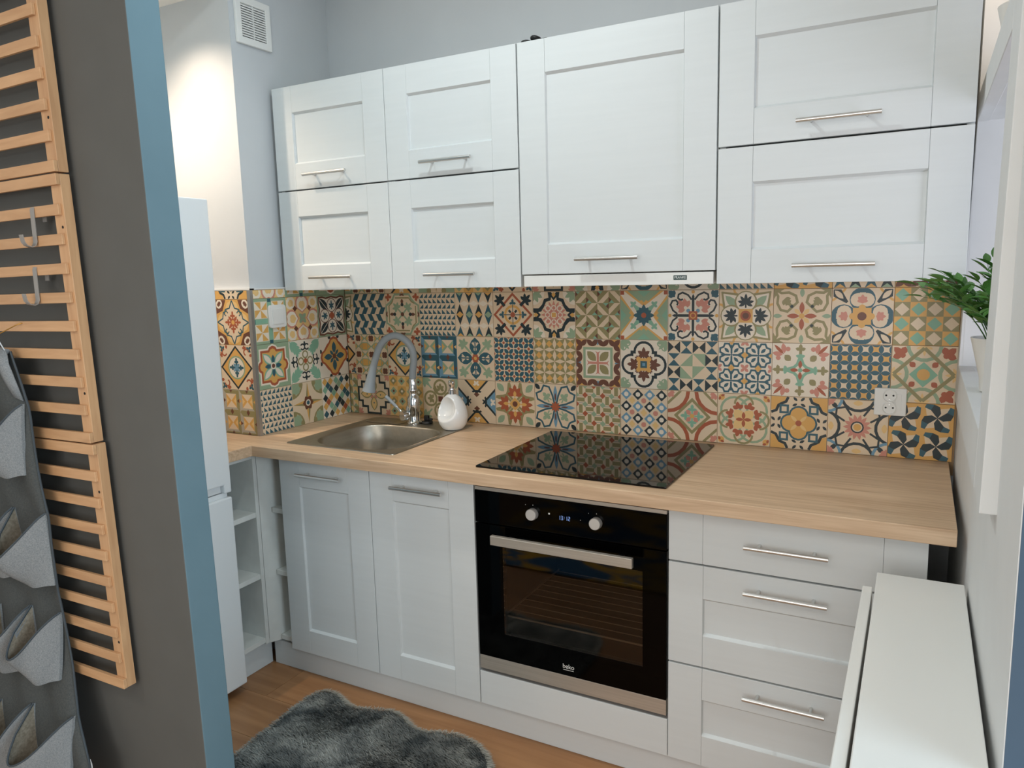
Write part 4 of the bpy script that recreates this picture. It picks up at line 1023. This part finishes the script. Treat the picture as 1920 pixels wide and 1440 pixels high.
# upper door has a grip recess in its lower edge
mb = slab(MB(), [FY0, FY0 + .05, FY1 - .030, FY1], [0.7245, 0.7535, 1.689], lambda i, j: not (i == 1 and j == 0), 0, 1); mb.v = [(FX - .05 + .05 * h_, a, b) for a, b, h_ in mb.v]
ud = mb.out('upper_door', M_fridge, c, bevel=0.004)
MB().box(FX - .05, FX - .016, FY0 + .052, FY1 - .032, 0.7275, 0.7530).out('grip_recess', M_fridge, ud)
ld = MB().box(FX - .05, FX, FY0, FY1, 0.032, 0.7085).out('lower_door', M_fridge, c, bevel=0.005)
MB().box(FX - .048, FX - .014, FY0 + .004, FY1 - .010, 0.7087, 0.7243).out('door_seal', M_fridge, c)
for y in (FY0 + .06, FY1 - .06): MB().lathe([(0.018, 0.0003), (0.018, 0.012), (0.012, 0.0298)], (FX - .10, y), 12).out('foot', M_blackp, c)

# ---------------------------------------------------------------- shoe cabinet against the right wall
SZ = 0.765
c = thing('shoe_cabinet', 'narrow white shoe cabinet standing against the right wall', 'cabinet', (2.12, -1.1, 0))
MB().box(2.0405, 2.2045, -1.50, -0.705, SZ - .018, SZ).out('top', M_plast, c, bevel=0.002)
MB().box(2.0425, 2.2025, -0.7235, -0.7065, 0.0, SZ - .0185).out('side_panel', M_plast, c, bevel=0.001)
MB().box(2.0425, 2.2025, -1.4985, -1.4815, 0.0, SZ - .0185).out('side_panel', M_plast, c, bevel=0.001)
MB().box(2.190, 2.2025, -1.481, -0.724, 0.05, SZ - .0185).out('back_panel', M_plast, c)
for z0, z1 in ((0.405, SZ - .006), (0.045, 0.399)):
    MB().hexa([(2.0165, -1.497, z0), (2.0355, -1.497, z0), (2.0355, -0.778, z0), (2.0165, -0.778, z0)], [(2.0165, -1.497, z1), (2.0355, -1.497, z1), (2.0355, -0.778, z1), (2.0165, -0.778, z1)]).out('flap_door', M_plast, c, bevel=0.002)

# ---------------------------------------------------------------- potted plants in the pass-through
def leaf_mesh(name, m_, ln=1.0, wd=0.13):
    mb = MB(); A_ = []; n = 5
    for i in range(n + 1):
        t = i / n; h = wd * math.sin(math.pi * t ** 0.8) ** 0.9 if 0 < t < 1 else 0.004; z = -0.14 * t * t
        A_.append([(t, -h, z + h * .35), (t, 0, z), (t, h, z + h * .35)])
    mb.grid(A_); return mb.mesh(name, m_, smooth=60)
def potted(label, cx, cy, z, rb, rt, hgt, nst, ln0, spread, lm, st_m, seed, lean=(0, 0), leaves=9, leaf=0.04, up=1.0):
    R = random.Random(seed)
    c = thing('potted_plant', label, 'plant', (cx, cy, z))
    MB().lathe([(rb * .9, z + .0004), (rb, z + .002), (rb * 1.03, z + hgt * .22), (rb * 1.0 + .001, z + hgt * .24), (rt, z + hgt), (rt - .004, z + hgt), (rt - .006, z + hgt - .014), (0.002, z + hgt - .015)], (cx, cy), 32, cap=False).out('pot', M_pot, c, smooth=35)
    MB().lathe([(rt - .0065, z + hgt - .014), (rt * .5, z + hgt - .008), (0.002, z + hgt - .006)], (cx, cy), 20, cap=False).out('soil', M_soil, c, smooth=60)
    for s in range(nst):
        a = R.uniform(0, 2 * math.pi); sp = R.uniform(0.15, 1.0) * spread; L_ = ln0 * R.uniform(.7, 1.1)
        d0_ = Vector((math.cos(a) * sp + lean[0], math.sin(a) * sp + lean[1], up)).normalized()
        p = Vector((cx + R.uniform(-.5, .5) * rt, cy + R.uniform(-.5, .5) * rt, z + hgt - .010)); pts = [p.copy()]; d = d0_.copy(); k = 9
        for i in range(k):
            d = (d + Vector((math.cos(a) * .05 + lean[0] * .05, math.sin(a) * .05, -0.055))).normalized(); p = p + d * L_ / k; pts.append(p.copy())
        MB().tube(pts, [0.0016 - .0011 * i / k for i in range(k + 1)], 5).out('stem', st_m, c, smooth=60)
        for j in range(leaves):
            t = 0.28 + 0.72 * (j + R.uniform(-.2, .2)) / (leaves - 1); t = min(.999, max(.2, t)); f = t * k; i = int(f); q = pts[i].lerp(pts[i + 1], f - i); dd_ = (pts[i + 1] - pts[i]).normalized()
            side = dd_.cross(Vector((0, 0, 1))).normalized() * (1 if j % 2 else -1); upv = side.cross(dd_)
            ld_ = (dd_ * R.uniform(.3, .8) + side * R.uniform(.5, 1.0) + Vector((0, 0, R.uniform(0, .6)))).normalized()
            if j == leaves - 1: ld_ = dd_
            o = bpy.data.objects.new('leaf', lm); COL.objects.link(o); o.parent = c
            y_ = ld_.cross(Vector((0, 0, 1)) + Vector((R.uniform(-.4, .4), R.uniform(-.4, .4), 0))).normalized(); z_ = ld_.cross(y_)
            if z_.z < 0: y_, z_ = -y_, -z_
            sc = leaf * R.uniform(.75, 1.2)
            M_ = Matrix((ld_, y_, z_)).transposed().to_4x4() @ Matrix.Scale(sc, 4); M_.translation = q - Vector((cx, cy, z)); o.matrix_local = M_
    return c
LM1 = leaf_mesh('leaf', M_leaf, wd=.20); LM2 = leaf_mesh('leaf', M_leaf2, wd=.2)
potted('green leafy plant in a white pot on the sill of the right wall opening', 2.2570, -0.545, 1.1500, 0.040, 0.062, 0.118, 27, 0.20, 0.85, LM1, M_stem, 11, (-0.24, -0.04), 11, 0.043, 1.25)
potted('olive green plant in a white pot on the upper crossbar of the opening', 2.268, -0.500, 1.8612, 0.044, 0.060, 0.09, 5, 0.20, 0.3, LM2, M_stem, 5, (0.0, 0), 5, 0.05, 1.6)

# ---------------------------------------------------------------- wooden wall racks on the partition
def rack(label, ztop, zbot, zs, seed):
    """duckboard module: two stiles, slats on their front, end blocks; follows the lean of the wall"""
    R = random.Random(seed)
    zc = (ztop + zbot) / 2; c = thing('wooden_wall_rack', label, 'rack', (0.0, yl(zc) - 0.012, zc), 'wooden slatted wall racks')
    bx = lambda *a: MB().box(*a)
    hh = (ztop - zbot) / 2
    def add(mb, name, m_, bev=0.0012):
        o = mb.out(name, m_, None, bevel=bev); o.parent = c; return o
    for x0, x1 in ((0.292, 0.330), (-0.33, -0.292)):
        st = add(bx(x0, x1, -0.026, -0.002, -hh + .0, hh - .0), 'stile', M_beechv)
        for zz in (0.62, -0.62):
            if x0 > 0: 
                o = MB().tube([(x0 + .026, -0.0264, zz * hh), (x0 + .026, -0.0258, zz * hh)], 0.0035, 10).out('screw_hole', M_dot, None); o.parent = st
    n = len(zs)
    for i, z in enumerate(zs):
        e = i in (0, n - 1); t = .0012
        z_ = z - zc; hz = 0.0125
        if e: add(bx(-0.331, 0.331, -0.034, -0.0262, z_ - hz, z_ + hz) if False else bx(-0.3305, 0.3305, -0.036, -0.0262, (hh - .025 if i == 0 else -hh), (hh if i == 0 else -hh + .025)), 'slat', M_beech)
        else: add(bx(-0.322, 0.322, -0.034, -0.0262, z_ - hz, z_ + hz), 'slat', M_beech)
    c.rotation_euler = (0.0125, 0, 0)
    return c
def zset(z1, z0, n=10): return [z1 - .0125 - (z1 - z0 - .025) * i / (n - 1) for i in range(n)]
for (lab, zt, zb_, dx) in (('beech slatted wall rack on the partition, topmost of three, reaching out of sight', 2.312, 1.6825, -0.010), ('beech slatted wall rack on the partition, middle one, with two grey hooks', 1.6785, 1.0515, -0.002), ('beech slatted wall rack on the partition, lowest of three, beside the felt organizer', 1.0480, 0.4185, 0.012)):
    r_ = rack(lab, zt, zb_, zset(zt, zb_), 3)
    r_.location.x += 0.036 + dx; r_.rotation_euler.y = -0.012
# hooks on the middle rack
def flat_hook(label, x, zt, zb_):
    y = yl(zt) - 0.0465; c = thing('wall_hook', label, 'hook', (x, y, zt), 'grey hooks on the slats')
    path = [(0.026, -.030), (0.026, .0015), (0.0, .0015), (-.0015, -.004), (-.002, zb_ - zt + .012), (-.006, zb_ - zt + .003), (-.014, zb_ - zt), (-.024, zb_ - zt + .003), (-.030, zb_ - zt + .011), (-.033, zb_ - zt + .028)]
    pp = []
    t = 0.0009; P2 = [Vector(p) for p in path]; A_, B_ = [], []
    for i, p in enumerate(P2):
        d = (P2[min(i + 1, len(P2) - 1)] - P2[max(i - 1, 0)]).normalized(); n_ = Vector((-d.y, d.x)); A_.append(p + n_ * t); B_.append(p - n_ * t)
    out = A_ + B_[::-1]
    hw = 0.0075; n = len(P2); mb = MB(); vs = []
    for p in A_ + B_: vs += [(x - hw, y + p.x, zt + p.y), (x + hw, y + p.x, zt + p.y)]
    fs = []
    for i in range(n - 1):
        a, b = 2 * i, 2 * i + 2; fs += [(a, a + 1, b + 1, b)]; a2, b2 = 2 * (n + i), 2 * (n + i) + 2; fs += [(a2, b2, b2 + 1, a2 + 1), (a, b, b2, a2), (a + 1, a2 + 1, b2 + 1, b + 1)]
    fs += [(0, 2 * n, 2 * n + 1, 1), (2 * n - 2, 2 * n - 1, 4 * n - 1, 4 * n - 2)]
    mb.add(vs, fs); mb.out('strap', M_hook, c, smooth=50); return c
flat_hook('flat grey steel hook hanging over a slat, upper of two', 0.254, 1.6105, 1.521)
flat_hook('flat grey steel hook hanging over a slat, lower of two', 0.233, 1.4725, 1.385)

# hanging felt organizer
c = thing('felt_wall_organizer', 'grey felt pocket organizer hanging from the slatted racks', 'organizer', (0.06, -1.415, 0.70))
XR = [(1.30, .11), (1.273, .125), (1.20, .155), (1.13, .182), (1.05, .187), (.965, .195), (.86, .214), (.74, .200), (.66, .190), (.58, .193), (.50, .200), (.40, .212), (.32, .228), (.25, .262), (.19, .29), (.05, .31)]
def xr(z):
    for (za, xa), (zb2, xb) in zip(XR, XR[1:]):
        if za >= z >= zb2: return xa + (xb - xa) * (za - z) / (za - zb2)
    return XR[-1][1]
def ys(x, z): return -1.414 - 0.012 * math.sin(7 * z + 3 * x) - 0.03 * max(0, .45 - z)
G = []
for i in range(46):
    z = 1.272 - (1.272 - 0.06) * i / 45; row = []
    for j in range(15):
        t = j / 14; x = -0.24 + (xr(z) + 0.24) * t; row.append((x, ys(x, z) - 0.006 * math.sin(t * 20 + z * 9), z))
    G.append(row)
MB().grid(G).out('back_sheet', M_felt, c, smooth=80, solid=0.003)
MB().tube([(xr(z) + .0005, G[i][-1][1] - .001, z) for i, z in enumerate([g[0][2] for g in G])], 0.0028, 6).out('side_binding', M_bind, c, smooth=60)
tb = [(-0.24 + .03 * k, ys(-0.24 + .03 * k, 1.272) - .004, 1.272 + .004 * math.sin(k * 1.3)) for k in range(13)]
MB().tube(tb, 0.006, 8).out('top_rod_sleeve', M_feltout, c, smooth=60)
MB().grid([[(0.088, -1.424, 1.272), (0.108, -1.430, 1.280), (0.127, -1.426, 1.272)], [(0.092, -1.436, 1.245), (0.112, -1.440, 1.25), (0.137, -1.430, 1.243)], [(0.104, -1.430, 1.205), (0.122, -1.434, 1.205), (0.155, -1.428, 1.198)], [(0.122, -1.424, 1.165), (0.142, -1.428, 1.160), (0.170, -1.424, 1.152)]]).out('corner_tab', M_feltout, c, smooth=80, solid=0.003)
MB().tube(crom([(0.118, -1.424, 1.272), (0.106, -1.427, 1.292), (0.094, -1.43, 1.313)], 4), 0.0015, 6).out('hanging_loop', M_tag, c, smooth=60)
MB().tube(crom([(0.092, -1.43, 1.3115), (0.112, -1.418, 1.322), (0.142, -1.400, 1.338), (0.150, -1.385, 1.341), (0.150, -1.372, 1.337)], 5), 0.0014, 6).out('wire_hook', M_wire, c, smooth=60)
def pocket(xl, xr_, za_l, za_r, zb_, bulge, sag, seed, skew=0.35):
    R = random.Random(seed); nu, nv = 21, 13; G_ = []; Li = []
    for i in range(nv):
        v = i / (nv - 1); row = []; rl = []
        for j in range(nu):
            u = j / (nu - 1); s_ = math.sin(math.pi * (u ** (math.log(.5) / math.log(skew))))
            zm = za_l + (za_r - za_l) * u - sag * s_ ** 1.1
            zbt = zb_ + 0.012 * math.cos(math.pi * u) ** 2 + .012 * (1 - u)
            z = zm + (zbt - zm) * v
            x0 = xl + .012 * v; x1 = xr_ - .022 * v
            x = x0 + (x1 - x0) * u + 0.006 * math.sin(5 * v + seed + 6 * u) * s_
            b = bulge * s_ ** .8 * (1 - .62 * v ** 1.4) + .010
            y = ys(x, z) - b - 0.004 * math.sin(9 * u + 4 * v + seed * 2) * s_
            row.append((x, y, z)); rl.append((x, y + .0032, z - (.0006 if i == 0 else 0)))
        G_.append(row); Li.append(rl)
    pk = MB().grid(G_).out('pocket', M_feltout, c, smooth=80)
    MB().grid(Li).out('lining', M_lining, pk, smooth=80)
    MB().tube([Vector(p) + Vector((0, .0014, 0)) for p in G_[0]], 0.0026, 6).out('mouth_binding', M_bind, pk, smooth=60)
    Bt = [[p, (p[0], ys(p[0], p[2]) - .003, p[2] + .004)] for p in G_[-1]]
    MB().grid(Bt).out('bottom_fold', M_feltout, pk, smooth=60)
    for e in (0, -1):
        S_ = [[r[e], (r[e][0], ys(r[e][0], r[e][2]) - .002, r[e][2])] for r in G_]
        MB().grid(S_).out('side_gusset', M_feltout, pk, smooth=60)
for za, zb2, xs, sg in ((1.145, .952, .045, .12), (.872, .662, .062, .11), (.600, .400, .064, .10), (.330, .09, .056, .11)):
    pocket(xs, xr(za) - .001, za - .006, za, zb2, .085, sg, int(za * 10), .30)
    pocket(xs - .15, xs - .006, za - .03, za - .006, zb2 - .0, .075, sg * .9, int(za * 10) + 3, .40)
MB().grid([[(0.286, -1.432, .232), (0.300, -1.437, .226)], [(0.288, -1.432, .195), (0.302, -1.437, .19)]]).out('care_tag', M_tag, c, solid=0.0008)

# ---------------------------------------------------------------- grey faux-fur rug
RO = [(.345, -1.28), (.350, -1.04), (.340, -.86), (.333, -.72), (.352, -.665), (.392, -.655), (.44, -.668), (.49, -.69), (.535, -.688), (.59, -.668), (.645, -.655), (.70, -.668), (.745, -.693), (.795, -.700), (.85, -.680), (.91, -.668), (.975, -.680), (1.03, -.712), (1.075, -.765), (1.09, -.83), (1.085, -1.0), (1.09, -1.15), (1.06, -1.28), (.95, -1.31), (.80, -1.29), (.62, -1.31), (.48, -1.29)]
ro = [(p.x, p.y) for p in crom([(a, b, 0) for a, b in RO + RO[:1]], 4)][:-1]
rug = thing('faux_fur_rug', 'grey shaggy faux fur rug with a wavy edge on the wooden floor', 'rug', (0.7, -0.95, 0.0))
MB().prism(ro, 0.0008, 0.010, 2).out('backing', M_fur, rug)
NP = np.array(ro)
def inside(px, py):
    x0, y0 = NP[:, 0], NP[:, 1]; x1, y1 = np.roll(x0, -1), np.roll(y0, -1)
    r = np.zeros(px.shape, bool)
    for a, b, c_, d in zip(x0, y0, x1, y1):
        k = ((b > py) != (d > py)) & (px < (c_ - a) * (py - b) / (d - b + 1e-12) + a); r ^= k
    return r
rs = np.random.RandomState(4); n = 70000
px = rs.uniform(.31, 1.11, n); py = rs.uniform(-1.32, -.63, n); k = inside(px, py); px, py = px[k], py[k]; n = len(px)
cl = np.array([mnoise.noise(Vector((x * 5, y * 5, 0))) for x, y in zip(px, py)]); cl2 = np.array([mnoise.noise(Vector((x * 30 + 9, y * 30, 5))) for x, y in zip(px, py)])
an = 3.9 + 1.1 * cl + rs.normal(0, .35, n); ln = rs.uniform(.012, .022, n); lnz = np.clip(.020 + .006 * cl2 + rs.uniform(-.003, .003, n), .011, .032)
dx, dy = np.cos(an) * ln * .7 + rs.normal(0, .003, n), np.sin(an) * ln * .7 + rs.normal(0, .003, n)
wx, wy = -np.sin(an) * .0016, np.cos(an) * .0016
V_ = np.empty((n, 5, 3)); z0 = np.full(n, .008)
V_[:, 0] = np.stack([px - wx, py - wy, z0], 1); V_[:, 1] = np.stack([px + wx, py + wy, z0], 1)
V_[:, 2] = np.stack([px + wx + dx * .45, py + wy + dy * .45, z0 + lnz * .7], 1); V_[:, 3] = np.stack([px - wx + dx * .45, py - wy + dy * .45, z0 + lnz * .7], 1)
V_[:, 4] = np.stack([px + dx, py + dy, z0 + lnz], 1)
V_ -= np.array([0.7, -0.95, 0.0])
me = bpy.data.meshes.new('pile'); base = (np.arange(n) * 5)[:, None]
F_ = [tuple(f) for f in (base + np.array([0, 1, 2, 3]))] + [tuple(f) for f in (base + np.array([3, 2, 4]))]
me.from_pydata(V_.reshape(-1, 3).tolist(), [], [list(map(int, f)) for f in F_]); me.materials.append(M_fur)
o = bpy.data.objects.new('pile', me); COL.objects.link(o); o.parent = rug; o['kind'] = 'stuff'
# edge tufts of the rug; their pale colour stands in for rim light
mb = MB(); m_ = len(ro)
for i in range(12000):
    k = rs.randint(m_); t = rs.uniform(); a, b = NP[k], NP[(k + 1) % m_]; p = a + (b - a) * t; nrm_ = np.array([(b - a)[1], -(b - a)[0]]); nrm_ /= np.linalg.norm(nrm_) + 1e-9
    if inside(np.array([p[0] + nrm_[0] * .01]), np.array([p[1] + nrm_[1] * .01]))[0]: nrm_ = -nrm_
    L_ = rs.uniform(.006, .020); w_ = .0013; tv = np.array([-nrm_[1], nrm_[0]]); p = p - nrm_ * rs.uniform(.0, .012); q = p + nrm_ * L_ + tv * rs.normal(0, .004); z = rs.uniform(.006, .032)
    mb.add([(p[0] - tv[0] * w_, p[1] - tv[1] * w_, z), (p[0] + tv[0] * w_, p[1] + tv[1] * w_, z), (q[0], q[1], max(.001, z - .004))], [(0, 1, 2)])
o = mb.out('rim_light_fringe', M_furedge, rug, fix=False); o['kind'] = 'stuff'

# the coloured rug of the living room that mirrors in the oven window
o = MB().prism(rrect(0.05, 1.75, -3.2, -1.80, 0.03, 4), 0.0006, 0.009, 2).out('living_room_rug', M_rug2, None)
tag(o, 'yellow and blue patterned rug mirrored in the oven window', 'rug')
